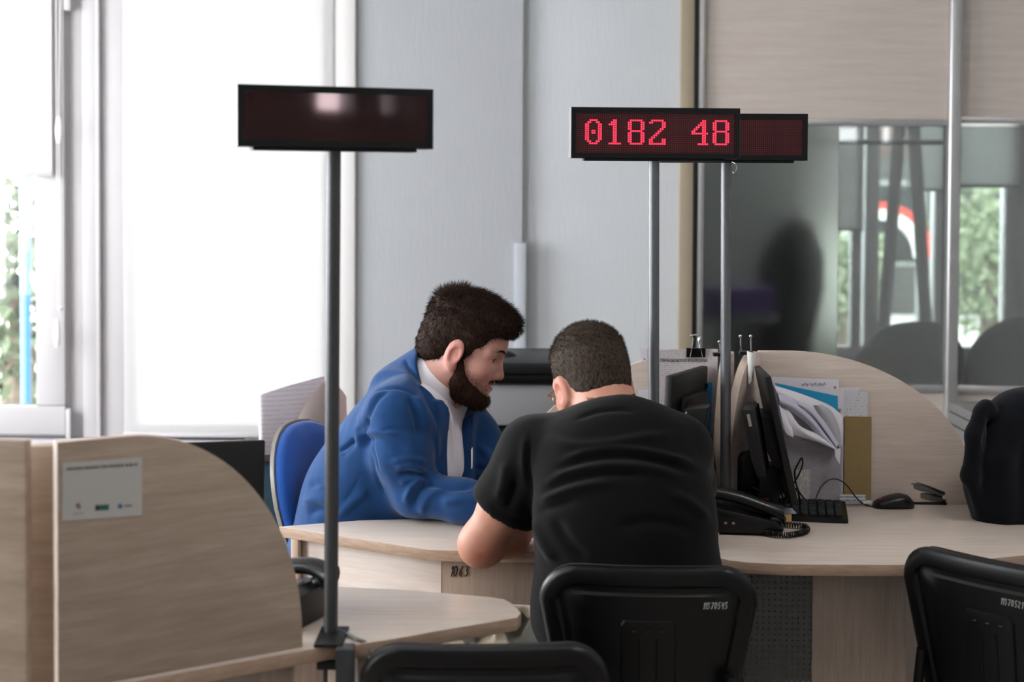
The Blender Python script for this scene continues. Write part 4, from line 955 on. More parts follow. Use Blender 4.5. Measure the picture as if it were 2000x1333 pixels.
sheet_px('folded_sheet', [(1505, 736), (1638, 742), (1640, 768), (1505, 752)], yD-.008, PAPER, label='white sheet with a scribbled line at the top of the pocket')
hw = bpy.data.objects['folded_sheet']; mb = MB()
pts = []; 
for k in range(46):
    px = 1566+k*1.05; py = 751+2.5*math.sin(k*1.9)+1.5*math.sin(k*.7); pts.append(W(px, py, yD-.0098))
mb.tube(pts[:14], .0006, 5); mb.tube(pts[16:28], .0006, 5); mb.tube(pts[30:], .0006, 5); mb.build('scribble', plain('violet_ink', '#7d7a97', .7), hw)
mb = MB(); p = W(1631, 757, yD-.0095); mb.tube([p, p+Vector((0, -.0003, 0))], .0028, 10); mb.build('red_mark', plain('red_ink', '#b4606c', .7), hw)
sheet_px('white_sheet', [(1515, 748), (1648, 765), (1646, 800), (1516, 780)], yD-.011, PAPER, label='white sheet just behind the blue card in the pocket', group=None)
bc = sheet_px('blue_card', [(1512, 748), (1636, 774), (1637, 808), (1560, 790)], yD-.014, BLUEP, label='bright blue card folder among the papers in the pocket', cat='folder')
def fan(name, label, up, lo_, D, bow, mat=PAPER, dd=.0):
    """loose sheet between an upper and a lower edge line given in pixels, bowed towards the room"""
    U = cr([W(x, y, D-dd*i) for i, (x, y) in enumerate(up)], 5); L_ = cr([W(x, y, D-.008-dd*i) for i, (x, y) in enumerate(lo_)], 5); G = []
    for i in range(len(U)):
        G.append([U[i].lerp(L_[i], k/8)+Vector((0, -bow*math.sin(PI*k/8)*(1-.6*i/len(U)), 0)) for k in range(9)])
    mb = MB(); mb.sheet(G, .0004); o = mb.build(name, mat, None, U[0], smooth=80); tag(o, label, 'paper'); return o
LAV = plain('lavender_paper', '#b3b2c4', .8); GRY = plain('grey_paper', '#a09fa5', .8)
fan('curled_sheet', 'curled white sheet just below the blue card', [(1512, 753), (1560, 768), (1600, 783), (1625, 795), (1645, 812)], [(1518, 774), (1560, 802), (1600, 836), (1625, 862), (1645, 873)], yD-.020, .012)
fan('curled_sheet', 'grey paper flap at the right of the curled papers', [(1604, 790), (1626, 806), (1640, 840), (1643, 872)], [(1588, 792), (1608, 826), (1626, 862), (1639, 875)], yD-.036, .010, GRY)
fan('curled_sheet', 'long lavender-grey curled sheet in the middle of the pocket', [(1519, 769), (1550, 781), (1585, 810), (1615, 848), (1634, 872)], [(1521, 793), (1550, 808), (1580, 832), (1610, 864), (1632, 878)], yD-.040, .020, LAV)
fan('curled_sheet', 'narrow lavender sheet folded above the longest curled sheet', [(1560, 786), (1585, 796), (1612, 826), (1638, 866)], [(1560, 792), (1585, 808), (1610, 840), (1634, 874)], yD-.046, .004, LAV)
fan('curled_sheet', 'lowest curled white sheet, drooping beside the edge-on monitor', [(1526, 796), (1540, 800), (1562, 832), (1600, 850), (1630, 874)], [(1538, 848), (1560, 853), (1590, 862), (1615, 872), (1634, 881)], yD-.050, .012)
fan('curled_sheet', 'thin folded sheet nearest the edge-on monitor', [(1521, 790), (1532, 806), (1546, 834)], [(1530, 836), (1537, 848), (1550, 855)], yD-.062, .006)
sheet_px('paper_tip', [(1630, 878), (1642, 876), (1640, 908), (1631, 892)], yD-.07, PAPER, label='small torn paper tip hanging below the grey flap')
ke = sheet_px('kraft_envelope', [(1649, 814), (1702, 815), (1701, 983), (1648, 978)], yD-.004, plain('kraft_paper', '#84704a', .8, 0, .08, 40), label='brown kraft envelope standing against the right divider', cat='envelope', th=.002)
sheet_px('envelope_flap', [(1649.5, 813.6), (1701.5, 814.6), (1701.5, 826), (1649.5, 825)], yD-.0047, bpy.data.materials['kraft_paper'], ke)
sheet_px('typed_note', [(1640, 762), (1695, 764), (1694, 816), (1640, 816)], yD-.0022, text_paper('typed_paper', '#c4c4ca', '#7b7b82', 130, .60, cols=170), label='white typed note above the brown envelope')
sheet_px('blank_slip', [(1640, 757), (1678, 757), (1678, 768), (1640, 768)], yD-.001, PAPER, label='blank slip peeking out above the typed note')
cs = sheet_px('calendar_strip', [(1640, 966), (1690, 967), (1691, 979), (1640, 979)], yD-.03, text_paper('calendar_paper', '#b9bec6', '#4d5360', 120, .42, cols=120), label='small printed strip leaning at the foot of the brown envelope', cat='paper strip')
sheet_px('white_slip', [(1640, 977), (1702, 978), (1702, 984), (1640, 985)], yD-.02, PAPER, label='white slip lying at the foot of the divider, under the printed strip')
sheet_px('reminder_card', [(1548, 918), (1583, 918), (1581, 985), (1552, 985)], yD-.055, text_paper('reminder_paper', '#b3aca9', '#6c6663', 330, .45, True, cols=40), label='pale typed card standing behind the right monitor\'s lower corner', cat='card')

# grey boxes stacked behind the black jacket
for k, (y0, y1) in enumerate(((808, 826), (829, 850), (853, 874))):
    a, b = W(1900, y1, 4.3), W(1980, y0, 4.3)
    r = thing('archive_tray', ('top', 'middle', 'lowest visible')[k]+' grey document tray stacked behind the black jacket', 'tray', ((a.x+b.x)/2, 4.4, a.z), 0, 'stacked grey trays')
    MB().box((a.x, 4.3, a.z), (b.x, 4.55, b.z), .003).build('tray_body', plain('tray_grey', '#6c6a68', .6), r)
    MB().box((a.x+.002, 4.296, a.z+.008), (a.x+.05, 4.302, b.z-.006), .001).build('label_slot', GREYP, r)
ls = W(1886, 876, 4.3); r = thing('side_shelf', 'low shelf unit behind the right desk, mostly hidden by the black jacket', 'shelf', (ls.x+.2, 4.42, 0))
MB().box((ls.x-.02, 4.28, 0), (ls.x+.5, 4.6, W(1886, 876, 4.3).z-.001), .003).build('shelf_body', W_PAN, r)
# ------------------------------------------------------------------ organic modelling: distance fields meshed by surface nets
f32 = np.float32
def grid(lo, hi, h):
    ax = [np.arange(a, b+h, h, dtype=f32) for a, b in zip(lo, hi)]
    return np.meshgrid(*ax, indexing='ij', sparse=False), (np.array(lo, dtype=float), h)
def smin(a, b, k): hh = np.clip(.5+.5*(b-a)/k, 0, 1); return b*(1-hh)+a*hh-k*hh*(1-hh)
def smax(a, b, k): return -smin(-a, -b, k)
def ell(P, c, r, R=None):
    """ellipsoid; R rows are its axes"""
    x, y, z = P[0]-f32(c[0]), P[1]-f32(c[1]), P[2]-f32(c[2])
    if R is not None: x, y, z = [R[i][0]*x+R[i][1]*y+R[i][2]*z for i in range(3)]
    a, b, c_ = x/f32(r[0]), y/f32(r[1]), z/f32(r[2]); k0 = np.sqrt(a*a+b*b+c_*c_)+f32(1e-6); k1 = np.sqrt((a/f32(r[0]))**2+(b/f32(r[1]))**2+(c_/f32(r[2]))**2)+f32(1e-6)
    return k0*(k0-1)/k1
def rcone(P, a, b, ra, rb):
    a, b = np.array(a, dtype=f32), np.array(b, dtype=f32); d = b-a; L2 = float(d@d)+1e-9
    x, y, z = P[0]-a[0], P[1]-a[1], P[2]-a[2]; t = np.clip((x*d[0]+y*d[1]+z*d[2])/f32(L2), 0, 1)
    return np.sqrt((x-t*d[0])**2+(y-t*d[1])**2+(z-t*d[2])**2)-(f32(ra)+(f32(rb)-f32(ra))*t)
def chain(P, pts, rs, k=.02):
    o = None
    for i in range(len(pts)-1):
        d = rcone(P, pts[i], pts[i+1], rs[i], rs[i+1]); o = d if o is None else smin(o, d, k)
    return o
def nets(S, g):
    """surface nets: vertices and quads of the zero level"""
    lo, h = g; S = S.astype(f32); ins = S < 0; nx, ny, nz = S.shape
    acc = np.zeros((nx-1, ny-1, nz-1, 3), f32); cnt = np.zeros((nx-1, ny-1, nz-1), f32)
    for ax in range(3):
        sl0 = [slice(None)]*3; sl1 = [slice(None)]*3; sl0[ax] = slice(0, -1); sl1[ax] = slice(1, None)
        a, b = S[tuple(sl0)], S[tuple(sl1)]; cr_ = (a < 0) != (b < 0); idx = np.argwhere(cr_); av, bv = a[cr_], b[cr_]; t = av/(av-bv)
        pos = idx.astype(f32); pos[:, ax] += t; o1, o2 = [q for q in range(3) if q != ax]
        for d1 in (0, -1):
            for d2 in (0, -1):
                c = idx.copy(); c[:, o1] += d1; c[:, o2] += d2
                ok = (c[:, o1] >= 0) & (c[:, o2] >= 0) & (c[:, o1] < acc.shape[o1]) & (c[:, o2] < acc.shape[o2]); c = c[ok]; p = pos[ok]
                np.add.at(acc, (c[:, 0], c[:, 1], c[:, 2]), p); np.add.at(cnt, (c[:, 0], c[:, 1], c[:, 2]), 1)
    m = cnt > 0; ids = -np.ones(cnt.shape, np.int64); ids[m] = np.arange(m.sum()); V = acc[m]/cnt[m][:, None]*h+lo; faces = []
    for ax in range(3):
        sl0 = [slice(1, -1)]*3; sl1 = [slice(1, -1)]*3; sl0[ax] = slice(0, -1); sl1[ax] = slice(1, None)
        a, b = ins[tuple(sl0)], ins[tuple(sl1)]; o1, o2 = (ax+1) % 3, (ax+2) % 3
        for flip, msk in ((0, a & ~b), (1, b & ~a)):
            c = np.argwhere(msk)
            if not len(c): continue
            for q in range(3):
                if q != ax: c[:, q] += 1
            def at(d1, d2): e = c.copy(); e[:, o1] -= d1; e[:, o2] -= d2; return ids[e[:, 0], e[:, 1], e[:, 2]]
            q = np.stack([at(1, 1), at(0, 1), at(0, 0), at(1, 0)], 1); faces.append(q[:, ::-1] if flip else q)
    return V, np.concatenate(faces)
def relax(V, Fc, it=2, lam=.5):
    e = np.concatenate([Fc[:, [0, 1]], Fc[:, [1, 2]], Fc[:, [2, 3]], Fc[:, [3, 0]]])
    for _ in range(it):
        s = np.zeros_like(V); c = np.zeros(len(V)); np.add.at(s, e[:, 0], V[e[:, 1]]); np.add.at(c, e[:, 0], 1); np.add.at(s, e[:, 1], V[e[:, 0]]); np.add.at(c, e[:, 1], 1)
        V = V+(s/np.maximum(c, 1)[:, None]-V)*lam
    return V
def vnormals(V, Fc):
    n = np.cross(V[Fc[:, 2]]-V[Fc[:, 0]], V[Fc[:, 3]]-V[Fc[:, 1]]); N = np.zeros_like(V)
    for k in range(4): np.add.at(N, Fc[:, k], n)
    return N/(np.linalg.norm(N, axis=1)[:, None]+1e-9)
def project(V):                  # where the camera sees a point, used to lay folds along the photographed lines
    A = np.array(RC); q = (V-np.array([0, 0, CAMZ])) @ A; return np.stack([1000+F*q[:, 0]/-q[:, 2], 666.5+SHY*2000-F*q[:, 1]/-q[:, 2]], 1)
def folds(V, N, lines):
    """displace along the normals: each line = (pixel points, width px, amplitude m)"""
    px = project(V); view = np.array([0, 0, CAMZ])-V; view /= np.linalg.norm(view, axis=1)[:, None]; fac = np.clip((N*view).sum(1)*2.5, 0, 1); D = np.zeros(len(V))
    for pts, w, amp in lines:
        P = np.array([tuple(p)[:2] for p in cr([(x, y, 0) for x, y in pts], 5)]); d = np.full(len(V), 1e9); tt = np.zeros(len(V))
        for i in range(len(P)-1):
            a, b = P[i], P[i+1]; ab = b-a; t = np.clip(((px-a)@ab)/(ab@ab), 0, 1); q = np.linalg.norm(px-a-t[:, None]*ab, axis=1); u = q < d; d = np.where(u, q, d); tt = np.where(u, (i+t)/(len(P)-1), tt)
        D += 1.7*amp*np.exp(-(d/w)**2)*np.clip(np.sin(np.clip(tt, .02, .98)*PI)*1.8, 0, 1)
    return V+N*(D*fac)[:, None]
def vnoise(V, s, seed=0):
    r = np.random.default_rng(seed); o = np.zeros(len(V))
    for _ in range(7):
        k = r.normal(size=3)*s; o += np.sin(V@k+r.random()*6.28)
    return o/7
def skin_mat(name, base, red):
    t = NT(name); at = t.node('ShaderNodeAttribute', attribute_name='tint'); sp_ = t.node('ShaderNodeSeparateColor', inp={0: at.outputs[0]})
    n = t.noise(t.coord(), 60, 4); n2 = t.noise(t.coord(), 500, 2)
    c = t.mix(t.math('MULTIPLY', n, .35), lin(base), lin(red)); c = t.mix(sp_.outputs[0], c, lin(red)); c = t.mix(sp_.outputs[1], c, lin('#3a2a22')); c = t.mix(sp_.outputs[2], c, lin('#93524c'))
    t.set(color=c, rough=.5, spec=.35, sss=.12); t.b.inputs['Subsurface Radius'].default_value = (.012, .004, .002); t.b.inputs['Subsurface Scale'].default_value = .6
    t.bump(n2, .12, .0006); return t.m
def tint(o, T):
    a = o.data.color_attributes.new('tint', 'FLOAT_COLOR', 'POINT'); a.data.foreach_set('color', np.concatenate([T, np.ones((len(T), 1))], 1).astype(f32).ravel())
def headM(origin, fwd, pitch, tilt=0):
    f_ = Vector((fwd[0], fwd[1], 0)).normalized(); l = Vector((-f_.y, f_.x, 0)); f2 = f_*math.cos(pitch)-Vector((0, 0, 1))*math.sin(pitch); u = f2.cross(l)
    M = Matrix((f2, l, u)).transposed().to_4x4(); M = M @ Matrix.Rotation(tilt, 4, 'X'); M.translation = Vector(origin); return M
def app(M, V): A = np.array(M); return V@A[:3, :3].T+A[:3, 3]
def loc_of(M, p): return tuple(M.inverted() @ Vector(p))
def head_sdf(P, neck, nr=(.056, .062), build=1.0):
    x, y, z = P; ay = np.abs(y); Q = (x, ay, z)
    d = ell(P, (-.003, 0, .048), (.096, .0765, .087))
    d = smin(d, ell(P, (.030, 0, .01), (.068, .064, .075)), .03); d = smin(d, ell(P, (.058, 0, .052), (.043, .056, .04)), .02)
    d = smin(d, ell(P, (.046, 0, -.035), (.050, .054, .062)), .025)
    d = smin(d, rcone(Q, (.002, .052, -.035), (.066, .016, -.074), .018, .018), .025)
    d = smin(d, ell(P, (.077, 0, -.076), (.021, .024, .019)), .02)
    d = smin(d, ell(Q, (.058, .043, -.010), (.026, .022, .021)), .02)
    d = smin(d, rcone(Q, (.087, .012, .034), (.068, .053, .033), .0128, .0115), .012)
    d = smax(d, -ell(Q, (.093, .033, .016), (.016, .018, .0125)), .012)
    d = smin(d, rcone(P, (.089, 0, .028), (.106, 0, -.014), .0075, .0105), .010)
    d = smin(d, ell(P, (.107, 0, -.020), (.0125, .0115, .0105)), .006)
    d = smin(d, ell(Q, (.097, .0145, -.0225), (.0125, .0078, .0090)), .006)
    d = smax(d, -ell(Q, (.101, .006, -.0325), (.006, .004, .004)), .003)
    d = smin(d, rcone(Q, (.098, 0, -.0415), (.086, .023, -.048), .0068, .0045), .006)
    d = smin(d, rcone(Q, (.096, 0, -.0555), (.085, .020, -.051), .0078, .005), .006)
    d = smax(d, -ell(P, (.101, 0, -.0485), (.016, .019, .0030)), .003)
    d = smin(d, ell(Q, (.0725, .032, .0155), (.0165, .0165, .0150)), .004)
    d = smax(d, -ell(Q, (.089, .034, .0145), (.012, .0130, .0042)), .002)
    # ears
    Re = [(.96, .25, -.17), (-.28, .95, 0), (.16, .05, .985)]
    e = ell(Q, (-.007, .081, .008), (.0215, .0085, .034), Re); e = smin(e, ell(Q, (-.002, .077, -.024), (.010, .007, .012)), .008)
    e = smax(e, -ell(Q, (-.004, .0895, .004), (.0125, .0075, .021), Re), .004); e = smin(e, ell(Q, (.001, .0795, -.002), (.006, .006, .010)), .005)
    d = smin(d, e, .006)
    d = smin(d, chain(P, [(-.018, 0, -.005), (-.026, 0, -.06), neck], [.052, nr[0], nr[1]], .03), .03)
    return d
def face_tint(L, beard=0):
    x, y, z = L.T; ay = np.abs(y); g = lambda c, r: np.exp(-(((x-c[0])/r[0])**2+((ay-c[1])/r[1])**2+((z-c[2])/r[2])**2))
    T = np.zeros((len(L), 3)); T[:, 0] = np.clip(.75*g((-.008, .088, .004), (.03, .012, .04))+.55*g((.11, 0, -.02), (.02, .018, .02))+.35*g((.075, .04, -.02), (.03, .02, .025)), 0, 1)
    T[:, 1] = np.clip(.85*g((.084, .034, .039), (.018, .022, .0055)), 0, 1)+beard*np.clip(.45*g((.05, .04, -.07), (.06, .04, .035)), 0, 1)
    T[:, 2] = np.clip(1.1*g((.096, 0, -.0485), (.014, .02, .011)), 0, 1); return np.clip(T, 0, 1)
def strands(name, roots, dirs, length, rad, mat, parent, curl=.2, grav=.0, seg=3, seed=0):
    """tapered three-sided hairs"""
    r = np.random.default_rng(seed); n = len(roots); d = dirs/np.linalg.norm(dirs, axis=1)[:, None]; L = length*(.7+.6*r.random(n)); p = roots.copy(); rings = []
    side = np.cross(d, r.normal(size=(n, 3))); side /= np.linalg.norm(side, axis=1)[:, None]+1e-9; up = np.cross(side, d)
    for s in range(seg+1):
        w = rad*(1-s/seg)**.6*(1 if s < seg else .15)
        rings.append(np.stack([p+side*w, p-side*w*.5+up*w*.87, p-side*w*.5-up*w*.87], 1))
        d = d+r.normal(size=(n, 3))*curl/seg+np.array([0, 0, -grav/seg]); d /= np.linalg.norm(d, axis=1)[:, None]; p = p+d*(L/seg)[:, None]
    V = np.stack(rings, 1).reshape(-1, 3); b = (np.arange(n)*(seg+1)*3)[:, None, None, None]; s = (np.arange(seg)*3)[None, :, None, None]; j = np.arange(3)[None, None, :, None]
    q = np.concatenate([b+s+j, b+s+(j+1) % 3, b+s+3+(j+1) % 3, b+s+3+j], 3).reshape(-1, 4)
    return V, q
def pick(V, Fc, n, seed, weight=None):
    r = np.random.default_rng(seed); a = np.linalg.norm(np.cross(V[Fc[:, 2]]-V[Fc[:, 0]], V[Fc[:, 3]]-V[Fc[:, 1]]), axis=1)
    if weight is not None: a = a*weight
    i = r.choice(len(Fc), n, p=a/a.sum()); u = r.random((n, 2, 1)); q = V[Fc[i]]; p = (q[:, 0]*(1-u[:, 0])+q[:, 1]*u[:, 0])*(1-u[:, 1])+(q[:, 3]*(1-u[:, 0])+q[:, 2]*u[:, 0])*u[:, 1]
    nr = np.cross(q[:, 2]-q[:, 0], q[:, 3]-q[:, 1]); nr /= np.linalg.norm(nr, axis=1)[:, None]+1e-12; return p, nr
def hand_sdf(P, wrist, fdir, ndir, side, curl, s=1.0):
    """palm and five fingers; fdir along the fingers, ndir out of the back of the hand, thumb on the given side"""
    w = np.array(wrist, float); f_ = np.array(fdir, float); f_ /= np.linalg.norm(f_); nd = np.array(ndir, float); nd -= f_*(nd@f_); nd /= np.linalg.norm(nd); t_ = np.cross(f_, nd)*side
    pt = lambda a, b, c: w+(f_*a+t_*b+nd*c)*s
    d = ell(P, pt(.048, 0, 0), (.052*s, .041*s, .016*s), [tuple(f_), tuple(t_), tuple(nd)]); d = smin(d, rcone(P, pt(-.03, 0, 0), pt(.02, 0, 0), .027*s, .026*s), .02)
    for i, (b, L) in enumerate(((.029, .068), (.010, .078), (-.009, .072), (-.027, .056))):
        p = [pt(.082-.006*abs(i-1), b, .002)]; a = .15+.1*i
        for k, fr_ in enumerate((.45, .3, .25)):
            a += curl*(.5 if k == 0 else .8); v = f_*math.cos(a)-nd*math.sin(a); p.append(p[-1]+(v+t_*(.06*(1.2-i)))*L*fr_*s)
        d = smin(d, chain(P, p, [.0098*s, .0092*s, .0083*s, .0072*s], .004), .007)
    th = [pt(.018, .030, -.004), pt(.045, .052, -.012), pt(.068, .056, -.020), pt(.088, .050, -.026)]
    return smin(d, chain(P, th, [.015*s, .0125*s, .0105*s, .008*s], .006), .012)
def mesh_sdf(fn, lo, hi, h, it=2):
    P, g = grid(lo, hi, h); V, Fc = nets(fn(P), g); return relax(V, Fc, it), Fc
def merge(parts):
    Vs, Fs, n = [], [], 0
    for V, Fc in parts: Vs.append(V); Fs.append(Fc+n); n += len(V)
    return np.concatenate(Vs), np.concatenate(Fs)
def v3(p): return np.array(tuple(p), float)
SKIN1 = skin_mat('warm_skin', '#c79a8c', '#b06a61'); SKIN2 = skin_mat('tanned_skin', '#b88672', '#ac6350')
def hair_mat(name, a, b):
    t = NT(name); n = t.noise(t.coord((1, 1, .35)), 330, 3); t.set(color=t.ramp(n, [(.35, lin(a)), (.65, lin(b))]), rough=.7, spec=.12); return t.m
EYEW = plain('eye_white', '#b5aaa5', .2); IRIS = plain('iris_grey_green', '#3f463f', .15)
def cloth(name, c, c2, sc=700, bump=.25, rough=.85, sheen=.15):
    t = NT(name); n = t.noise(t.coord(), 7, 3); w_ = t.noise(t.coord(), sc, 2); t.set(color=t.mix(n, lin(c), lin(c2)), rough=rough, sheen=sheen, spec=.12); t.bump(w_, bump, .0008); return t.m

# ------------------------------------------------------------------ the man in the blue jacket
pb = thing('person', 'person in royal blue jacket and white shirt leaning over the desk, bearded', 'person', (-.35, 3.75, 0))
def Wn(x, y, D): return v3(W(x, y, D))
H1 = headM(W(897, 690, 3.735), (1, -.06), math.radians(19)) @ Matrix.Scale(1.06, 4)
Nb = Wn(838, 782, 3.745); neckl = loc_of(H1, W(846, 775, 3.745))
Vh, Fh = mesh_sdf(lambda P: head_sdf(P, neckl, (.060, .068)), (-.16, -.115, -.20), (.145, .115, .155), .0024, 2)
Th = face_tint(Vh, .6); Lh = Vh.copy(); Vh = app(H1, Vh)
tf = np.array((.866, -.5, 0)); trt = np.array((-.5, -.866, 0))            # chest forward and the man's right
ShR, ShL = Wn(775, 808, 3.60), Wn(885, 800, 3.90)
ElR = Wn(812, 962, 3.585); WrR = Wn(985, 975, 3.50); ElR[2] = DZ+.064; WrR[2] = DZ+.045
ElL = Wn(962, 915, 3.80); WrL = Wn(1030, 965, 3.62); WrL[2] = DZ+.045
Pv, Ab, Ct = Wn(700, 1105, 3.77), Wn(708, 990, 3.77), Wn(778, 868, 3.76)
ax = (Nb-Ab); ax /= np.linalg.norm(ax); rr = trt-ax*(trt@ax); rr /= np.linalg.norm(rr); ff = np.cross(ax, rr); ff *= np.sign(ff@tf)
RT = [tuple(ff), tuple(rr), tuple(ax)]; R0 = [tuple(tf), tuple(trt), (0, 0, 1)]
def torso1(P, g=0.0):
    d = ell(P, Pv, (.150+g, .185+g, .15+g), R0); d = smin(d, ell(P, Ab, (.138+g, .172+g, .17+g), R0), .09)
    d = smin(d, ell(P, Ct, (.122+g, .185+g, .19+g), RT), .09); d = smin(d, ell(P, Wn(840, 925, 3.74), (.085+g, .15+g, .13+g), R0), .06); sh = rcone(P, ShR-rr*.055+ax*.01, ShL+rr*.05+ax*.01, .066+g, .066+g); return smin(d, sh, .07)
def arms1(P, g=0.0, cut=False):
    r_ = chain(P, [ShR, (ShR+ElR)/2+np.array((-.012, -.005, 0)), ElR, (ElR*.45+WrR*.55), WrR], [.073+g, .067+g, .052+g, .047+g, .036+g], .025)
    l_ = chain(P, [ShL, (ShL+ElL)/2, ElL, (ElL+WrL)/2, WrL], [.070+g, .064+g, .052+g, .046+g, .036+g], .025); return r_, l_
KnR, KnL = np.array((-.12, 3.64, .52)), np.array((-.06, 3.95, .53)); AnR, AnL = np.array((-.10, 3.70, .08)), np.array((-.02, 3.96, .08)); HpR, HpL = Pv+trt*.09+np.array((0, 0, -.04)), Pv-trt*.09+np.array((0, 0, -.04))
HpR[2] = HpL[2] = .575; KnR[2] = KnL[2] = .56
def legs1(P, g=0.0): return smin(chain(P, [HpR, KnR, AnR], [.088+g, .062+g, .042+g], .03), chain(P, [HpL, KnL, AnL], [.088+g, .062+g, .042+g], .03), .01)
def bodyfn(P):
    d = torso1(P, -.02); r_, l_ = arms1(P, -.016); d = smin(d, smin(r_, l_, .01), .03); d = smin(d, legs1(P, -.012), .03); return smin(d, rcone(P, Nb-ax*.06, Nb+ax*.03, .066, .060), .03)
Vb, Fb = mesh_sdf(bodyfn, (-.74, 3.36, .04), (.20, 4.10, 1.12), .009, 2)
dR = WrR-ElR; dL = WrL-ElL
hR = mesh_sdf(lambda P: smin(hand_sdf(P, WrR+dR/np.linalg.norm(dR)*.035, dR*np.array((1, 1, .0))+np.array((0, 0, -.01)), (.1, -.1, 1), 1, .35), rcone(P, ElR*.4+WrR*.6, WrR+dR*.1, .034, .027), .02), WrR-np.array((.16, .14, .07)), WrR+np.array((.25, .14, .09)), .0032, 1)
hL = mesh_sdf(lambda P: smin(hand_sdf(P, WrL+dL/np.linalg.norm(dL)*.035, dL*np.array((1, 1, .0))+np.array((0, 0, -.01)), (-.1, 0, 1), -1, .35), rcone(P, ElL*.4+WrL*.6, WrL+dL*.1, .034, .027), .02), WrL-np.array((.14, .22, .07)), WrL+np.array((.25, .16, .09)), .0032, 1)
Vs, Fs = merge([(Vh, Fh), (Vb, Fb), hR, hL]); o = from_data('body', Vs, Fs, SKIN1, pb); T = np.zeros((len(Vs), 3)); T[:len(Th)] = Th; tint(o, T)
for s in (-1, 1):      # eyes, looking down at the desk
    mb = MB(); mb.sphere((.0715, s*.032, .0155), .0142, 20, 14); mb.xform(H1).build('eyeball', EYEW, pb, smooth=180)
    mb = MB(); mb.sphere((.0715+.0118, s*.0325, .0125), (.003, .0058, .0058), 14, 10); mb.xform(H1).build('iris', IRIS, pb, smooth=180)
HAIR1 = hair_mat('dark_brown_hair', '#120c0a', '#3d2b22')
def hair1(P):
    x, y, z = P; Q = (x, np.abs(y), z)
    d = ell(P, (-.002, 0, .055), (.101, .082, .089)); d = smin(d, ell(P, (.052, -.004, .102), (.066, .064, .040)), .03); d = smin(d, ell(P, (-.01, 0, .10), (.082, .068, .047)), .04)
    d = smin(d, ell(P, (-.052, 0, .0), (.053, .066, .06)), .03); d = smin(d, rcone(Q, (.018, .066, .05), (.012, .067, .004), .014, .010), .02)
    cutf = smin((z-.070)*-1, .6*((x-.0247)*.825-z*.564), .0) if False else np.minimum((x-.024)*.825-z*.564, .073+.1*(x-.07)*0-z)
    d = smax(d, cutf, .006)                                     # hairline from the fringe to the sideburn
    d = smax(d, -.022-.45*np.clip(-x-.03, 0, 1)-z, .008)        # nape
    d = smax(d, -ell(Q, (-.004, .092, -.004), (.026, .028, .038)), .006)    # around the ears
    return d
Vk, Fk = mesh_sdf(hair1, (-.13, -.105, -.09), (.15, .105, .18), .003, 1)
N = vnormals(Vk, Fk); az = np.arctan2(Vk[:, 1], Vk[:, 0]+.03)
Vk = Vk+N*(.0008*np.sin(Vk[:, 0]*90+Vk[:, 2]*160+3*np.sin(Vk[:, 1]*60))+.0016*vnoise(Vk, 160, 3))[:, None]
capW = app(H1, Vk); p, n = pick(Vk, Fk, 16000, 5); 
dirs = np.stack([.75*np.ones(len(p)), np.zeros(len(p)), -.35-.5*(p[:, 2] < .06)], 1); dirs[:, 2] += .55*(p[:, 2] > .11); dirs[p[:, 0] < -.03] = dirs[p[:, 0] < -.03]*np.array([.2, 1, 1])+np.array([0, 0, -.3])
dirs = dirs-n*(dirs*n).sum(1)[:, None]+n*.40+np.random.default_rng(1).normal(size=p.shape)*.16
top = np.clip((p[:, 2]-.02)/.1, .6, 1); Vt, Ft = strands('h', p-n*.002, dirs, .021*top, .0005, None, None, .35, 0, 3, 4)
keep = None
Vc, Fc_ = merge([(capW, Fk), (app(H1, Vt), Ft)]); from_data('hair', Vc, Fc_, HAIR1, pb, smooth=True)
BEARD = hair_mat('dark_beard', '#130c09', '#3a2519')
def beard1(P):
    x, y, z = P; Q = (x, np.abs(y), z)
    d = chain(Q, [(.012, .066, .008), (.012, .060, -.025), (.022, .052, -.055), (.05, .036, -.076), (.078, .012, -.086)], [.006, .014, .023, .026, .025], .012); d = smin(d, ell(P, (.076, 0, -.088), (.030, .034, .026)), .012)
    d = smin(d, ell(Q, (.03, .03, -.085), (.04, .03, .022)), .012)
    d = smax(d, -ell(Q, (.102, 0, -.046), (.030, .030, .0165)), .004); d = smax(d, z-(-.018-.55*(x-.012))*1.0, .006) if False else d
    d = smax(d, (z+.030)+.75*(x-.040)-.9*np.clip(.034-x, 0, 1)*1.6, .006); return d
Vk, Fk = mesh_sdf(beard1, (-.03, -.10, -.15), (.12, .10, .03), .003, 1); N = vnormals(Vk, Fk); Vk = Vk+N*(.0012*vnoise(Vk, 300, 8))[:, None]
p, n = pick(Vk, Fk, 5200, 9); dirs = n*.6+np.array([.25, 0, -.55])+np.random.default_rng(2).normal(size=p.shape)*.25
Vt, Ft = strands('b', p-n*.002, dirs, .009, .00036, None, None, .5, .1, 3, 6)
c0_ = Lh[Fh].mean(1); ay_ = np.abs(c0_[:, 1]); mst = np.exp(-((c0_[:, 0]-.094)/.012)**2-((c0_[:, 2]+.0355)/.0042)**2)*(ay_ < .030)*(np.abs(ay_-.004) > .003)
line_ = (c0_[:, 2]+.030)+.75*(c0_[:, 0]-.040); jaw_ = np.exp(-(np.maximum(line_, 0)/.014)**2)*(c0_[:, 0] > .012)*(c0_[:, 2] > -.11)*(c0_[:, 2] < .0)*(ay_ > .018); gte = np.exp(-((c0_[:, 0]-.082)/.008)**2-((ay_-.027)/.006)**2)*(c0_[:, 2] < -.04)*(c0_[:, 2] > -.08)
q_, m_ = pick(Lh, Fh, 3600, 19, mst*2.2+jaw_*.5+gte*.8+1e-9)
Vm, Fm = strands('m', q_, m_*.5+np.array([.3, 0, -.6])+np.random.default_rng(12).normal(size=q_.shape)*.2, .0042, .00022, None, None, .3, 0, 2, 7)
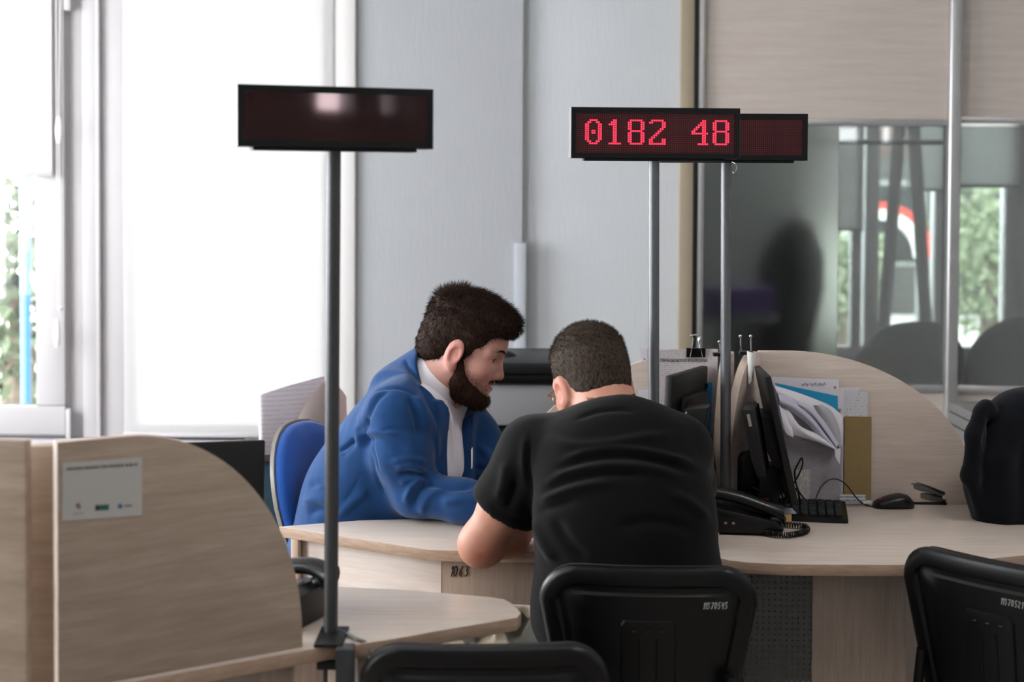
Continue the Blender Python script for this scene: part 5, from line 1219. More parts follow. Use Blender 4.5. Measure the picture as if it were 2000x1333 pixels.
Vc, Fc_ = merge([(app(H1, Vk), Fk), (app(H1, Vt), Ft), (app(H1, Vm), Fm)]); from_data('beard', Vc, Fc_, BEARD, pb)
bl_ = MB()
for s in (-1, 1):
    P_ = [H1 @ Vector(q) for q in ((.1025, s*.014, .035), (.1005, s*.026, .0405), (.0930, s*.041, .042), (.0810, s*.054, .035))]; bl_.tube(cr(P_, 4), [.0024, .0028, .0032, .0034, .0034, .0034, .0032, .0030, .0026, .002, .0016, .0012, .0008], 8)
for s in (-1, 1):
    bl_.tube(cr([H1 @ Vector(q) for q in ((.0865, s*.0235, .0165), (.0893, s*.032, .0192), (.0855, s*.041, .0182), (.0775, s*.0475, .0145))], 4), [.0006]*3+[.0011]*8+[.0007]*2, 6)
bl_.build('eyebrow', HAIR1, pb)
# shirt
SHIRT = cloth('white_shirt_cotton', '#dcdbe3', '#e6e5ec', 900, .12, .8, .05)
Vt, Ft = mesh_sdf(lambda P: smin(torso1(P, -.006), rcone(P, Nb-ax*.05, Nb+ax*.02, .064, .060), .03), (-.74, 3.44, .55), (.10, 4.06, 1.14), .006, 2)
Vt = folds(Vt, vnormals(Vt, Ft), [([(878, 800), (884, 860), (893, 940)], 3.5, .004), ([(872, 800), (875, 860), (884, 930)], 4, -.003), ([(895, 830), (900, 890), (905, 940)], 5, .004)])
from_data('shirt', Vt, Ft, SHIRT, pb)
# shirt collar: a folded band standing round the neck
Cc = Wn(852, 742, 3.742); v1 = np.array((.565, 0, -.825)); v2 = np.array((0, 1, 0)); ca = np.array((.825, 0, .565))
v1 = v1+np.array((0, -.15, 0)); v1 /= np.linalg.norm(v1); v2 = np.cross(ca, v1)
rows = []
def ringpt(phi, ra, rb, hgt): return Vector(tuple(Cc+v1*(-math.cos(phi))*ra+v2*math.sin(phi)*rb+ca*hgt))
for prof in range(5):
    row = []
    for k in range(41):
        phi = -2.75+5.5*k/40; fr_ = max(0, (abs(phi)-1.2)/1.55); drop = .030+.020*fr_**1.5
        ra, rb, hh = [(.075, .069, -.02), (.076, .070, .012), (.079, .073, .018), (.083, .077, .006), (.088+.006*fr_, .083, -.002-drop)][prof]; row.append(ringpt(phi, ra, rb, hh+.008*fr_))
    rows.append(row)
mb = MB(); mb.sheet(rows, .0016); mb.build('shirt_collar', SHIRT, pb, smooth=70)
# jacket
JK = cloth('royal_blue_wool', '#14365f', '#1a4172', 1100, .3, .85, .15)
def wedge(P, g=0.0):
    rel = [P[i]-f32(Nb[i]) for i in range(3)]; s_ = -rel[2]; l = rel[0]*f32(trt[0])+rel[1]*f32(trt[1])-np.clip(s_*.12, -.01, .04); fw = rel[0]*f32(tf[0])+rel[1]*f32(tf[1])-np.clip(-s_, -.3, .0)*.0+s_*.0
    w_ = np.clip(.066-.12*s_, .038, .07); return np.abs(l)-w_, fw+np.clip(s_, 0, .3)*.25, s_
def jacket(P):
    r_, l_ = arms1(P, .004); d = torso1(P, .010); sk = smax(ell(P, Pv+np.array((0, 0, -.02)), (.178, .205, .16), R0), (Pv[2]-.10)-P[2], .02); d = smin(d, sk, .05)
    up = [P[i] for i in range(3)]
    d = smin(d, r_, .028); d = smin(d, l_, .028); d = smin(d, smax(rcone(P, Cc-ca*.09, Cc+ca*.02, .100, .096), -rcone(P, Nb-ax*.2, Nb+ax*.3, .062, .066), .006), .012)
    w_, fw, s_ = wedge(P); op = smax(smax(w_, .02-fw, .01), -.10-s_, .01); d = smax(d, -op, .005)
    lap = smax(smax(smax(torso1(P, .020), np.abs(w_-.026)-.024, .003), .03-fw, .003), np.abs(s_-.15)-.17, .003); d = smin(d, smax(lap, -torso1(P, .004), .002), .003)
    rel = [P[i]-f32(Cc[i]) for i in range(3)]; dn = sum(rel[i]*f32(ca[i]) for i in range(3)); rd = np.sqrt(np.maximum(sum(rel[i]**2 for i in range(3))-dn*dn, 0)); fr0 = np.clip((sum(rel[i]*f32(v1[i]) for i in range(3))+.075)/.14, 0, 1); d = smax(d, -np.maximum(-(dn-.004+.044*fr0**.6), rd-.125), .004); d = smax(d, -np.maximum(-(dn+.09), rd-.079), .004)
    for a, b in ((WrR, ElR), (WrL, ElL)):
        c = a+(a-b)*.06; n_ = (a-b)/np.linalg.norm(a-b); near = np.sqrt(sum((P[i]-f32(c[i]))**2 for i in range(3)))-.12; pl = sum((P[i]-f32(c[i]))*f32(n_[i]) for i in range(3)); d = np.where(near < 0, np.maximum(d, pl), d)
    return d
Vj, Fj = mesh_sdf(jacket, (-.76, 3.36, .50), (.22, 4.12, 1.17), .0040, 2)
jl = [([(716, 801), (723, 779), (742, 763), (773, 758), (804, 767), (826, 790)], 2.6, -.0035), ([(716, 812), (719, 835), (731, 885), (742, 930)], 2.2, -.003), ([(695, 854), (678, 871), (661, 882)], 2.6, -.005), ([(706, 927), (690, 955), (672, 980)], 2.2, -.0025), ([(690, 865), (676, 880), (664, 890)], 4, .004),
      ([(848, 700), (865, 760), (880, 830), (886, 900)], 3, .002), ([(760, 905), (800, 896), (838, 905)], 5, .004), ([(735, 845), (775, 838), (812, 848)], 4, -.003), ([(762, 762), (735, 785), (716, 830), (712, 880)], 4, -.0035), ([(752, 757), (722, 785), (703, 835), (699, 885)], 8, .004), ([(700, 835), (710, 850), (720, 880)], 8, -.005),
      ([(808, 770), (825, 800), (838, 850)], 9, .006), ([(800, 775), (812, 815), (822, 860)], 7, -.006), ([(835, 800), (850, 850), (852, 900)], 7, .005),
      ([(700, 850), (740, 845), (775, 850)], 6, .004), ([(705, 860), (750, 858), (800, 880)], 7, -.004), ([(770, 915), (800, 910), (835, 925)], 6, .006), ([(775, 930), (810, 925), (845, 938)], 6, -.006), ([(780, 945), (800, 935), (830, 930)], 5, .004),
      ([(790, 985), (805, 950), (830, 932)], 6, .006), ([(803, 1000), (820, 960), (850, 940)], 7, -.006), ([(820, 1005), (838, 970), (870, 952)], 8, .005), ([(835, 945), (880, 955), (930, 950)], 6, -.006), ([(860, 985), (900, 975), (945, 980)], 9, .005),
      ([(725, 880), (735, 930), (752, 970)], 3, -.003), ([(665, 890), (680, 875), (695, 860)], 6, -.006), ([(600, 950), (625, 945), (640, 960)], 8, -.005), ([(590, 985), (620, 975), (650, 990)], 9, .005), ([(598, 1005), (630, 995), (660, 1005)], 8, -.005), ([(660, 1010), (690, 980), (720, 955)], 9, .004),
      ([(700, 760), (740, 735), (780, 730), (810, 745)], 10, .005), ([(790, 700), (800, 720), (830, 760), (845, 800)], 4, -.004), ([(815, 750), (835, 775), (850, 830)], 5, -.003), ([(930, 870), (950, 885), (965, 905)], 8, .004), ([(925, 915), (950, 920), (975, 925)], 8, -.004)]
Nj = vnormals(Vj, Fj); Vj = folds(Vj, Nj, jl); Vj = Vj+Nj*(.0012*vnoise(Vj, 30, 2)+.0007*vnoise(Vj, 90, 4))[:, None]
Vj = relax(Vj, Fj, 1, .4)
from_data('jacket', Vj, Fj, JK, pb)
jb = pb.children[-1]
bc = MB(); a = W(921, 880, 3.60); bc.box((a.x-.001, 3.60, W(921, 916, 3.6).z), (a.x+.0022, 3.64, a.z), .0005); bc.build('name_badge', WHITEP, jb, label='white edge of a name badge')
TR1 = cloth('navy_trousers', '#16233f', '#1b2a4a')
Vt, Ft = mesh_sdf(lambda P: smin(legs1(P, .006), ell(P, Pv+np.array((0, 0, -.05)), (.145, .18, .11), R0), .05), (-.74, 3.44, .06), (.10, 4.12, .74), .009, 2); from_data('trousers', Vt, Ft, TR1, pb)
for a in (AnR, AnL):
    P_ = [Vector((a[0]-.07, a[1], .04)), Vector((a[0]+.0, a[1]-.005, .05)), Vector((a[0]+.10, a[1]-.03, .036)), Vector((a[0]+.18, a[1]-.05, .028))]
    Vt, Ft = mesh_sdf(lambda P: smax(smin(chain(P, [tuple(q) for q in P_], [.036, .042, .042, .03], .02), rcone(P, a, a-np.array((0, 0, .03)), .047, .045), .02), .003-P[2], .004), (a[0]-.13, a[1]-.12, -.01), (a[0]+.24, a[1]+.08, .14), .006, 1); from_data('shoe', Vt, Ft, BLACK, pb)
# ------------------------------------------------------------------ the man in the black T-shirt, seen from behind
pk2 = thing('person', 'person in black T-shirt with short hair and glasses, seated with back to the camera', 'person', (.27, 3.05, 0))
yaw = math.radians(14); hf = (-math.sin(math.radians(21)), math.cos(math.radians(21)))
H2 = headM(W(1162, 766, 3.21), hf, math.radians(20), math.radians(-3))
nb2 = Wn(1190, 866, 3.13); nl2 = loc_of(H2, W(1186, 805, 3.16))
Vh, Fh = mesh_sdf(lambda P: head_sdf(P, nl2, (.060, .070)), (-.17, -.115, -.19), (.145, .115, .155), .0026, 2)
Th = face_tint(Vh, .2); Lh2 = Vh.copy(); Vh = app(H2, Vh)
bf = np.array((-math.sin(yaw), math.cos(yaw), 0)); br = np.array((math.cos(yaw), math.sin(yaw), 0)); R2 = [tuple(bf), tuple(br), (0, 0, 1)]
SL, SR = Wn(1042, 880, 3.13), Wn(1325, 880, 3.15); EL, ER = Wn(946, 1070, 3.175), Wn(1338, 1010, 3.36); HL, HR = Wn(1040, 1046, 3.38), Wn(1215, 1040, 3.46)
EL[2] = max(EL[2], .775); HL[2] = DZ+.045; HR[2] = DZ+.04; ER[2] = DZ+.06
P2, A2, C2, U2 = Wn(1232, 1215, 3.08), Wn(1226, 1090, 3.07), Wn(1215, 960, 3.08), Wn(1200, 885, 3.12)
la = U2-A2; la /= np.linalg.norm(la); lr = br-la*(br@la); lr /= np.linalg.norm(lr); lf = np.cross(la, lr); R3 = [tuple(lf), tuple(lr), tuple(la)]
def torso2(P, g=0.0):
    d = ell(P, P2, (.135+g, .185+g, .15+g), R2); d = smin(d, ell(P, A2, (.125+g, .176+g, .19+g), R2), .08); d = smin(d, ell(P, C2, (.115+g, .178+g, .19+g), R3), .08)
    d = smin(d, ell(P, U2, (.080+g, .165+g, .078+g), R3), .05)
    d = smin(d, rcone(P, SL+lr*.035, SR-lr*.035, .060+g, .060+g), .05); return smin(d, rcone(P, nb2-la*.05, nb2+la*.02, .070+g, .054+g), .045)
def arms2(P, g=0.0, e=0.0):
    l_ = chain(P, [SL, SL*.45+EL*.55, EL+np.array((-.006, -.012, .01)), EL*.55+HL*.45, HL], [.066+g, .053+g, .046+g+e, .047+g+e, .030+g], .03); r_ = chain(P, [SR, (SR+ER)/2+np.array((.01, 0, 0)), ER, (ER+HR)/2, HR], [.066+g, .056+g, .046+g, .044+g, .030+g], .03); return l_, r_
KL, KR = Wn(905, 1215, 3.19), np.array((.40, 3.18, .56)); KL[2] = .578; FL, FR = np.array((-.08, 3.08, .09)), np.array((.40, 3.10, .09)); QL, QR = P2-br*.09, P2+br*.09; QL[2] = QR[2] = .575
def legs2(P, g=0.0): return smin(chain(P, [QL, KL, FL], [.092+g, .066+g, .044+g], .03), chain(P, [QR, KR, FR], [.092+g, .066+g, .044+g], .03), .01)
Vb, Fb = mesh_sdf(lambda P: smin(torso2(P, -.014), legs2(P, -.012), .03), (-.16, 2.84, .05), (.56, 3.54, 1.14), .010, 2)
def armfn(P): l_, r_ = arms2(P, 0); return np.minimum(l_, r_)
dh = HL-EL; dh /= np.linalg.norm(dh); dr2 = HR-ER; dr2 /= np.linalg.norm(dr2)
La = mesh_sdf(lambda P: smin(arms2(P, -.001)[0], hand_sdf(P, HL+dh*.03, dh+np.array((.35, .1, 0)), (-.1, -.3, 1), 1, .5), .015), np.minimum(SL, np.minimum(EL, HL))-.10, np.maximum(SL, np.maximum(EL, HL))+.17, .0045, 2)
Ra = mesh_sdf(lambda P: smin(arms2(P, -.001)[1], hand_sdf(P, HR+dr2*.03, dr2, (0, -.3, 1), -1, .6), .015), np.minimum(SR, np.minimum(ER, HR))-np.array((.22, .1, .09)), np.maximum(SR, np.maximum(ER, HR))+.11, .0055, 2)
Vs, Fs = merge([(Vh, Fh), (Vb, Fb), La, Ra]); o = from_data('body', Vs, Fs, SKIN2, pk2); T = np.zeros((len(Vs), 3)); T[:len(Th)] = Th
pe = project(Vs); T[len(Th):, 0] = np.maximum(T[len(Th):, 0], (.75*np.exp(-((pe[:, 0]-938)/9)**2-((pe[:, 1]-1086)/7)**2)+.35*np.exp(-((pe[:, 0]-945)/38)**2-((pe[:, 1]-1085)/30)**2))[len(Th):]); tint(o, T)
for s in (-1, 1):
    mb = MB(); mb.sphere((.0715, s*.032, .0155), .0142, 16, 12); mb.xform(H2).build('eyeball', EYEW, pk2, smooth=180)
# cropped hair: a close cap that thins towards the neck, covered with short bristles
HAIR2 = hair_mat('short_brown_hair', '#211a16', '#44382f')
def hair2(P):
    x, y, z = P; Q = (x, np.abs(y), z)
    d = smin(ell(P, (-.004, 0, .052), (.0985, .079, .0885)), ell(P, (.008, 0, .088), (.088, .070, .064)), .03)
    d = smax(d, np.minimum((x-.03)*.8-z*.45, .082-z), .006); d = smin(d, ell(P, (-.045, 0, .004), (.0505, .0605, .058)), .03); zb = -.012-.36*np.clip(-x, 0, 1); d = d+np.clip((.030-(z-zb))/.030, 0, 1)*.0035; d = smax(d, zb-z, .012); d = smax(d, -ell(Q, (-.004, .090, -.004), (.028, .026, .040)), .006); return d
Vk, Fk = mesh_sdf(hair2, (-.125, -.10, -.07), (.12, .10, .165), .003, 1); N = vnormals(Vk, Fk); Vk = Vk+N*(.0012*vnoise(Vk, 260, 5)-.0010*(Vk[:, 2] < .03))[:, None]
p, n = pick(Vk, Fk, 15000, 31); L = np.where(p[:, 2] > .09, .0095, np.where(p[:, 2] > .04, .0055, .0032)); dirs = n*1.0+np.array([.25, 0, 0])+np.array([0, 0, -.75])*((p[:, 2] < .07)[:, None])+np.random.default_rng(3).normal(size=p.shape)*.22
Vt, Ft = strands('h2', p-n*.002, dirs, L, .00038, None, None, .2, 0, 2, 14)
c2_ = Lh2[Fh].mean(1); zt_ = c2_[:, 2]-.36*np.minimum(c2_[:, 0], 0); low = (zt_ > -.034)*(zt_ < .004)*(c2_[:, 0] < -.03)*(np.abs(c2_[:, 1]) < .055)*(np.hypot(c2_[:, 0]+.004, np.abs(c2_[:, 1])-.088) > .03)
q_, m_ = pick(Lh2, Fh, 3000, 33, low*np.clip((zt_+.036)/.034, 0, 1)**1.6+1e-9); Vn, Fn = strands('n2', q_, m_*.6+np.array([0, 0, -.8])+np.random.default_rng(5).normal(size=q_.shape)*.2, .0024, .0002, None, None, .2, 0, 2, 15)
Vc, Fc_ = merge([(app(H2, Vk), Fk), (app(H2, Vt), Ft), (app(H2, Vn), Fn)]); from_data('hair', Vc, Fc_, HAIR2, pk2)
# glasses
GOLD = plain('gold_wire', '#a87a52', .3, .9); gl_ = MB()
for s in (-1, 1):
    gl_.tube([H2 @ Vector((.104+.004*math.cos(a)*0-.010*abs(math.cos(a))*(1 if math.cos(a) > 0 else 0), s*(.034+.026*math.cos(a)), .010+.021*math.sin(a))) for a in [2*PI*k/20 for k in range(20)]], .0011, 6, closed=True)
    gl_.tube([H2 @ Vector(q) for q in ((.094, s*.060, .016), (.092, s*.073, .020), (.045, s*.0775, .019), (.0, s*.080, .022), (-.018, s*.079, .005))], .0013, 6)
gl_.tube([H2 @ Vector(q) for q in ((.104, -.008, .016), (.108, 0, .019), (.104, .008, .016))], .0011, 6); gl = gl_.build('glasses', GOLD, pk2)
mb = MB()
for s in (-1, 1): mb.loft([[H2 @ Vector((.1035+dx-.010*max(0, math.cos(a)), s*(.034+.025*math.cos(a)), .010+.020*math.sin(a))) for a in [2*PI*k/16 for k in range(16)]] for dx in (0, .001)])
mb.build('lens', PANE, gl)
# T-shirt
TEE = cloth('black_cotton', '#080808', '#0d0d0e', 900, .2, .95, .06)
hmL = Wn(990, 1004, 3.15); dnL = EL-SL; dnL /= np.linalg.norm(dnL); hmR = SR*.35+ER*.65; dnR = ER-SR; dnR /= np.linalg.norm(dnR)
dnL2 = dnL+np.array((-.10, 0, .0)); dnL2 /= np.linalg.norm(dnL2)
def tee(P):
    d = torso2(P, .010); l_ = chain(P, [SL, SL*.45+EL*.55, EL], [.076, .070, .078], .03); r_ = chain(P, [SR, (SR+ER)/2, ER], [.076, .070, .068], .03)
    for q, c, n_ in ((l_, hmL, dnL2), (r_, hmR, dnR)):
        pl = sum((P[i]-f32(c[i]))*f32(n_[i]) for i in range(3)); inner = chain(P, [SL, SL*.45+EL*.55, EL] if q is l_ else [SR, (SR+ER)/2, ER], [.066, .061, .069], .03)
        q = smax(smax(q, pl, .002), -np.maximum(inner, -(pl+.05)), .002); d = smin(d, q, .018)
    skirt = smax(ell(P, P2+np.array((0, 0, .02)), (.155, .198, .20), R2), (P2[2]-.09)-P[2], .01); d = smin(d, skirt, .05)
    return smax(d, -rcone(P, nb2+la*.012+lf*.02, nb2+la*.25+lf*.05, .062, .10), .004)
Vt, Ft = mesh_sdf(tee, (-.20, 2.84, .47), (.56, 3.50, 1.18), .0048, 2)
tl = [([(1060, 850), (1110, 870), (1180, 868), (1260, 855), (1330, 850)], 9, .004), ([(1090, 905), (1150, 885), (1230, 880), (1310, 895), (1370, 915)], 7, .006), ([(1085, 918), (1150, 897), (1230, 892), (1310, 908), (1365, 928)], 7, -.005),
      ([(1060, 950), (1110, 925), (1180, 912), (1260, 915), (1340, 935)], 8, .006), ([(1055, 965), (1110, 940), (1190, 926), (1270, 930)], 8, -.005), ([(1050, 985), (1090, 965), (1140, 950), (1200, 945)], 9, .006), ([(1045, 1002), (1090, 985), (1130, 975)], 8, -.005),
      ([(1035, 850), (1032, 900), (1036, 950), (1040, 1000)], 4, -.005), ([(1026, 850), (1022, 900), (1025, 950)], 6, .003), ([(1040, 1010), (1060, 1060), (1085, 1100)], 9, .006), ([(1300, 960), (1350, 985), (1388, 1020)], 10, .005), ([(1200, 1030), (1280, 1020), (1370, 1040)], 11, -.004),
      ([(990, 900), (985, 940), (972, 980)], 10, .005), ([(1010, 930), (1003, 965), (990, 995)], 7, -.005), ([(955, 985), (990, 1008), (1030, 1020)], 4, -.003), ([(1120, 822), (1160, 806), (1210, 800), (1240, 805)], 4, -.003), ([(1080, 1010), (1110, 1060), (1150, 1095)], 12, -.004)]
Nt = vnormals(Vt, Ft); Vt = folds(Vt, Nt, tl); Vt = Vt+Nt*(.0014*vnoise(Vt, 26, 12)+.0007*vnoise(Vt, 80, 14))[:, None]
Vt = relax(Vt, Ft, 2, .45); from_data('t_shirt', Vt, Ft, TEE, pk2)
rg = []
t = NT('khaki_print'); n = t.noise(t.coord((1, 1, 1), (0, .5, .3)), 7, 3); n2 = t.noise(t.coord((1, 1, 1), (.4, .9, 0)), 13, 2)
t.set(color=t.mix(t.math('GREATER_THAN', n2, .72), t.ramp(n, [(.42, lin('#4a483e')), (.46, lin('#b5a890')), (.6, lin('#cdbfab'))]), lin('#22251f')), rough=.9); t.bump(t.noise(t.coord(), 600, 2), .3, .001); KH = t.m
Vt, Ft = mesh_sdf(lambda P: smin(legs2(P, .012), ell(P, P2+np.array((0, 0, -.05)), (.14, .19, .10), R2), .05), (-.24, 2.84, .06), (.70, 3.40, .72), .007, 2)
Nt = vnormals(Vt, Ft); Vt = folds(Vt, Nt, [([(1000, 1180), (990, 1215), (965, 1250)], 6, .010), ([(985, 1185), (972, 1215), (945, 1250)], 6, -.010), ([(960, 1200), (945, 1225), (925, 1250)], 6, .010), ([(1040, 1175), (1020, 1210), (1000, 1250)], 8, -.012), ([(925, 1215), (912, 1235), (900, 1252)], 5, -.008)]); from_data('trousers', Vt, Ft, KH, pk2)
for a in (FL, FR):
    Vt, Ft = mesh_sdf(lambda P: smax(smin(chain(P, [a+np.array((0, -.06, -.045)), a+np.array((0, .02, -.04)), a+np.array((-.02, .12, -.055)), a+np.array((-.03, .18, -.06))], [.038, .043, .042, .03], .02), rcone(P, a, a-np.array((0, 0, .03)), .048, .046), .02), .003-P[2], .004), a-np.array((.10, .14, .11)), a+np.array((.08, .25, .06)), .006, 1); from_data('shoe', Vt, Ft, BLACK, pk2)
# phone in his left hand, leaflet on the desk
ph = thing('smartphone', 'smartphone held at the desk edge by the man in the black T-shirt', 'phone', (HL[0]+.05, HL[1]+.1, DZ+.06))
Mp = Matrix.Translation((W(1040, 1030, 3.47).x+.03, 3.47, DZ+.052)) @ Euler((math.radians(18), math.radians(-6), math.radians(-25))).to_matrix().to_4x4()
MB().box((-.037, -.076, -.004), (.037, .076, .004), .003).xform(Mp).build('phone_case', DGREY, ph); MB().box((-.034, -.072, .0038), (.034, .072, .0046), .0004).xform(Mp).build('screen', plain('phone_screen', '#9fb0c6', .15), ph)
lf_ = thing('leaflet', 'white leaflet lying on the desk between the two men', 'paper', Zp(1120, 1045, DZ)); MB().box((W(1020, 1000, 3.42).x, 3.36, DZ+.0006), (W(1150, 1000, 3.4).x, 3.55, DZ+.0016)).build('page', PAPER, lf_)

# ------------------------------------------------------------------ printer behind the blue jacket
pr = thing('printer', 'black and silver office printer behind the bearded man', 'printer', (0, 4.6, .55))
xa_, xb_ = W(868, 800, 4.6).x, W(1118, 800, 4.6).x
def pz(y): return W(1000, y, 4.6).z
SIL = plain('silver_panel', '#98979a', .4, .25, .03)
MB().box((xa_, 4.66, .555), (xb_, 4.98, pz(735)), .006).build('body', BLACKM, pr)
MB().box((xa_, 4.60, pz(832)), (xb_, 4.662, pz(752)), .006).build('front_cover', SIL, pr, label='silver front cover')
MB().box((xa_+.02, 4.575, pz(752)+.004), (xb_-.05, 4.70, pz(728)), .01).build('output_slot', BLACK, pr)
MB().box((xa_+.03, 4.58, pz(740)), (W(1078, 740, 4.6).x, 4.70, pz(728)), .006).build('slot_lip', DGREY, pr)
MB().box((W(958, 720, 4.56).x-.12, 4.56, pz(728)), (xb_, 4.99, pz(706)), .006).build('lid', DGREY, pr)
MB().sphere(W(985, 702, 4.75), (.045, .04, .03), 20, 12).build('lid_hump', BLACK, pr)
for a, b in ((934, 977), (997, 1040)):
    MB().box((W(a, 850, 4.59).x, 4.59, pz(852)), (W(b, 850, 4.59).x, 4.66, pz(845)), .001).build('tray_tab', WHITEP, pr); MB().box((W(a, 850, 4.59).x, 4.592, pz(860)), (W(b, 850, 4.59).x, 4.66, pz(857)), .001).build('tray_tab', WHITEP, pr)
MB().box((W(976, 850, 4.58).x, 4.58, pz(863)), (W(998, 850, 4.58).x, 4.665, pz(842)), .004).build('tray_latch', DGREY, pr)
MB().box((xa_, 4.57, .56), (xb_, 4.665, pz(866)), .006).build('control_panel', BLACK, pr)
MB().box((W(936, 890, 4.57).x, 4.566, pz(908)), (W(962, 890, 4.57).x, 4.573, pz(876)), .001).build('panel_screen', plain('teal_screen', '#37505f', .3), pr)
mb = MB()
for i in range(3):
    for j in range(3): mb.sphere(W(972+i*10, 878+j*12, 4.568), (.0035, .0025, .0035), 8, 6)
mb.build('button', plain('amber_button', '#6d5a3c', .5), pr)
cbp = thing('low_cabinet', 'low oak cabinet carrying the printer behind the desk', 'cabinet', (.0, 4.75, 0)); MB().box((xa_-.1, 4.55, 0), (xb_+.12, 5.05, .53), .003).build('body', W_PAN, cbp); MB().box((xa_-.11, 4.54, .5305), (xb_+.13, 5.06, .55), .003).build('top_board', W_TOP, cbp)
for s in (0, 1): MB().box((xa_-.09+s*.33, 4.535, .03), (xa_+.22+s*.33, 4.551, .52), .003).build('door', W_PAN, cbp)

# ------------------------------------------------------------------ teal cabinet with curled sheets, left of the office chair
tc = thing('side_cabinet', 'dark teal cabinet behind the blue office chair', 'cabinet', (W(560, 900, 4.25).x, 4.4, 0)); TEAL = plain('dark_teal', '#123140', .55, 0, .1, 8)
za = W(560, 905, 4.25).z; MB().box((W(440, 900, 4.25).x, 4.25, .0), (W(640, 900, 4.25).x, 4.62, za), .004).build('body', TEAL, tc); MB().box((W(436, 900, 4.25).x, 4.235, za+.0004), (W(644, 900, 4.25).x, 4.63, za+.012), .003).build('top_board', DGREY, tc)
def curl(name, label, pts_top, zb, D, mat, bowd):
    P = cr([W(x, y, D+dd) for x, y, dd in pts_top], 6); G = []
    for r_ in range(9):
        u = r_/8; G.append([Vector((p.x+.02*math.sin(u*2.5)*bowd, p.y-.05*u*(1-u)*4*bowd, p.z*(1-u)+zb*u)) for p in P])
    mb = MB(); mb.sheet(G, .0006); o = mb.build(name, mat, None, P[0], smooth=80); tag(o, label, 'paper', None); return o
t = NT('backlit_print'); zz = t.node('ShaderNodeSeparateXYZ', inp={0: t.coord()}).outputs[2]; a1 = t.node('ShaderNodeBsdfTranslucent', inp={0: lin('#c9c2c9')}); rw = t.math('MULTIPLY', t.math('LESS_THAN', t.math('FRACT', t.math('MULTIPLY', zz, 75)), .35), t.math('GREATER_THAN', t.noise(t.coord((30, 30, 200)), 1.5), .42))
a2 = t.node('ShaderNodeBsdfDiffuse', inp={0: t.mix(t.math('MULTIPLY', rw, .32), lin('#d6cfd4'), lin('#6f6b80'))}); mx = t.node('ShaderNodeMixShader', inp={0: .6, 1: a1.outputs[0], 2: a2.outputs[0]}); t.t.links.new(mx.outputs[0], t.n['Material Output'].inputs[0]); BKP = t.m
t = NT('backlit_plain'); a1 = t.node('ShaderNodeBsdfTranslucent', inp={0: lin('#c8b7b4')}); a2 = t.node('ShaderNodeBsdfDiffuse', inp={0: lin('#cbbebb')}); mx = t.node('ShaderNodeMixShader', inp={0: .6, 1: a1.outputs[0], 2: a2.outputs[0]}); t.t.links.new(mx.outputs[0], t.n['Material Output'].inputs[0]); BKQ = t.m
zb = za+.0135
curl('printed_poster', 'large curled printed sheet standing against the glowing blind, left of the near pole', [(503, 800, .0), (506, 775, -.02), (514, 770, -.03), (560, 755, 0), (600, 744, .04), (634, 735, .08)], zb, 4.34, BKP, .35)
curl('curled_sheet', 'pinkish curled sheet in front of the printed poster', [(575, 845, 0), (590, 800, .01), (615, 765, .03), (640, 742, .06), (665, 760, .1), (676, 775, .12)], zb, 4.32, BKQ, .2)

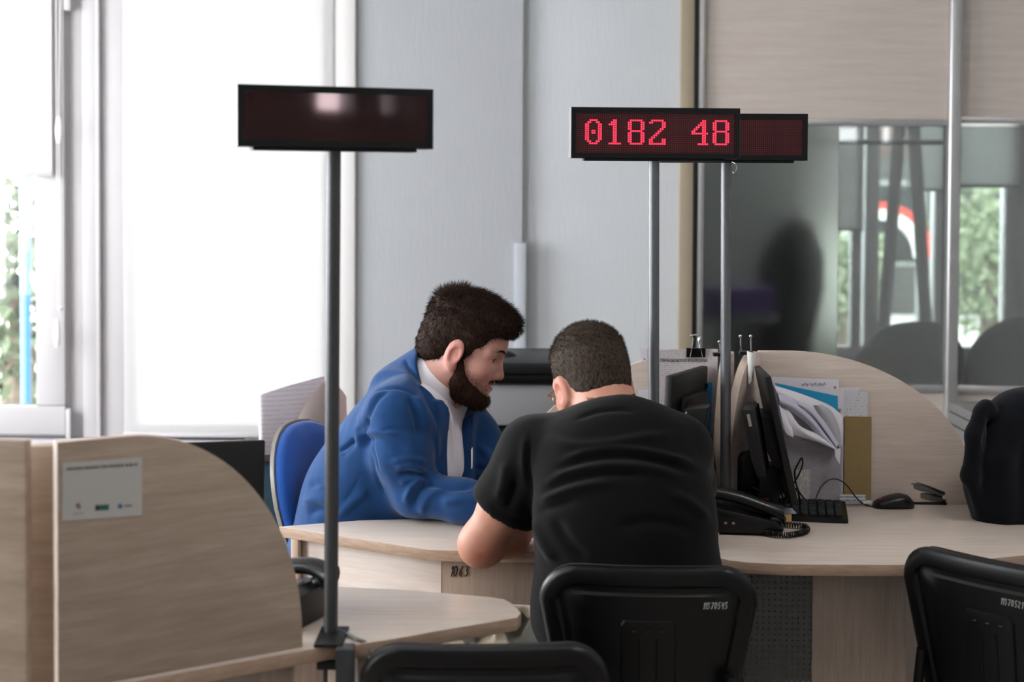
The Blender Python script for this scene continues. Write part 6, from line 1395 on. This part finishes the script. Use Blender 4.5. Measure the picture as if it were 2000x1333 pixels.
# ------------------------------------------------------------------ black jacket over the chair at the right edge
NAVY = cloth('navy_black_jacket', '#07080d', '#0b0d14', 700, .3, .9, .1)
jk = thing('draped_jacket', 'black jacket draped over a chair back at the right edge', 'jacket', (W(1950, 1000, 3.55).x, 3.75, .74))
D0 = 3.62
prof = [(806, 1966, 2075), (812, 1942, 2090), (832, 1918, 2105), (862, 1903, 2120), (905, 1890, 2128), (940, 1889, 2130), (975, 1897, 2130), (1005, 1910, 2130), (1040, 1914, 2125)]
def jacketfn(P):
    d = None
    for (y0, a0, b0), (y1, a1, b1) in zip(prof[:-1], prof[1:]):
        for q in (0, .5):
            y = y0*(1-q)+y1*q; a = a0*(1-q)+a1*q; b = b0*(1-q)+b1*q; A, B = Wn(a, y, D0), Wn(b, y, D0); th = .055 if y > 800 else .04; e = rcone(P, A+np.array((th, .0, 0)), B-np.array((th, 0, 0)), th, th); d = e if d is None else smin(d, e, .03)
    # lapel fold at the left and the hollow between the shoulders
    d = smin(d, chain(P, [Wn(1915, 806, D0-.05), Wn(1905, 850, D0-.055), Wn(1897, 930, D0-.05), Wn(1917, 1000, D0-.03)], [.018, .022, .022, .015], .02), .006)
    d = smin(d, chain(P, [Wn(1914, 806, D0-.03), Wn(1926, 800, D0-.04), Wn(1938, 808, D0-.045)], [.016, .02, .012], .02), .012)
    d = smax(d, -chain(P, [Wn(1940, 780, D0-.07), Wn(1930, 860, D0-.075), Wn(1922, 960, D0-.07)], [.010, .009, .006], .02), .008); d = smin(d, chain(P, [Wn(1975, 830, D0-.05), Wn(1955, 900, D0-.06), Wn(1962, 1000, D0-.055)], [.02, .026, .02], .02), .03); return smax(d, W(1940, 1043, D0).z-P[2]+(P[0]-1.2)*.03, .004)
lo = Wn(1870, 1050, D0)-np.array((.02, .13, .03)); hi = Wn(2150, 745, D0)+np.array((.02, .12, .02))
Vt, Ft = mesh_sdf(jacketfn, lo, hi, .005, 2); Nt = vnormals(Vt, Ft); Vt = Vt+Nt*(.002*vnoise(Vt, 24, 41)+.001*vnoise(Vt, 70, 42))[:, None]; from_data('jacket_body', Vt, Ft, NAVY, jk)
cx = W(2010, 900, D0).x; rc = thing('office_chair', 'chair hidden under the black jacket at the right edge', 'chair', (cx, 3.95, 0))
MB().box((cx-.11, 3.63, .80), (cx+.12, 3.66, 1.0), .02, seg=3).build('backrest', CH, rc); MB().box((cx-.03, 3.655, .42), (cx+.03, 3.68, .86), .004).build('back_bar', DGREY, rc); MB().box((cx-.22, 3.67, .43), (cx+.22, 4.1, .5), .03, seg=3).build('seat', CH, rc); MB().tube([(cx, 3.9, .08), (cx, 3.9, .43)], .025, 14).build('gas_column', DGREY, rc)
for k in range(5):
    a = 2*PI*k/5+.2; d = Vector((math.cos(a), math.sin(a), 0)); lg = MB().tube([Vector((cx, 3.9, .1))+d*.02, Vector((cx, 3.9, .068))+d*.26], [.024, .016], 10).build('base_leg', DGREY, rc); MB().sphere(Vector((cx, 3.9, .027))+d*.27, (.014, .027, .027), 12, 8).build('caster', BLACK, lg)
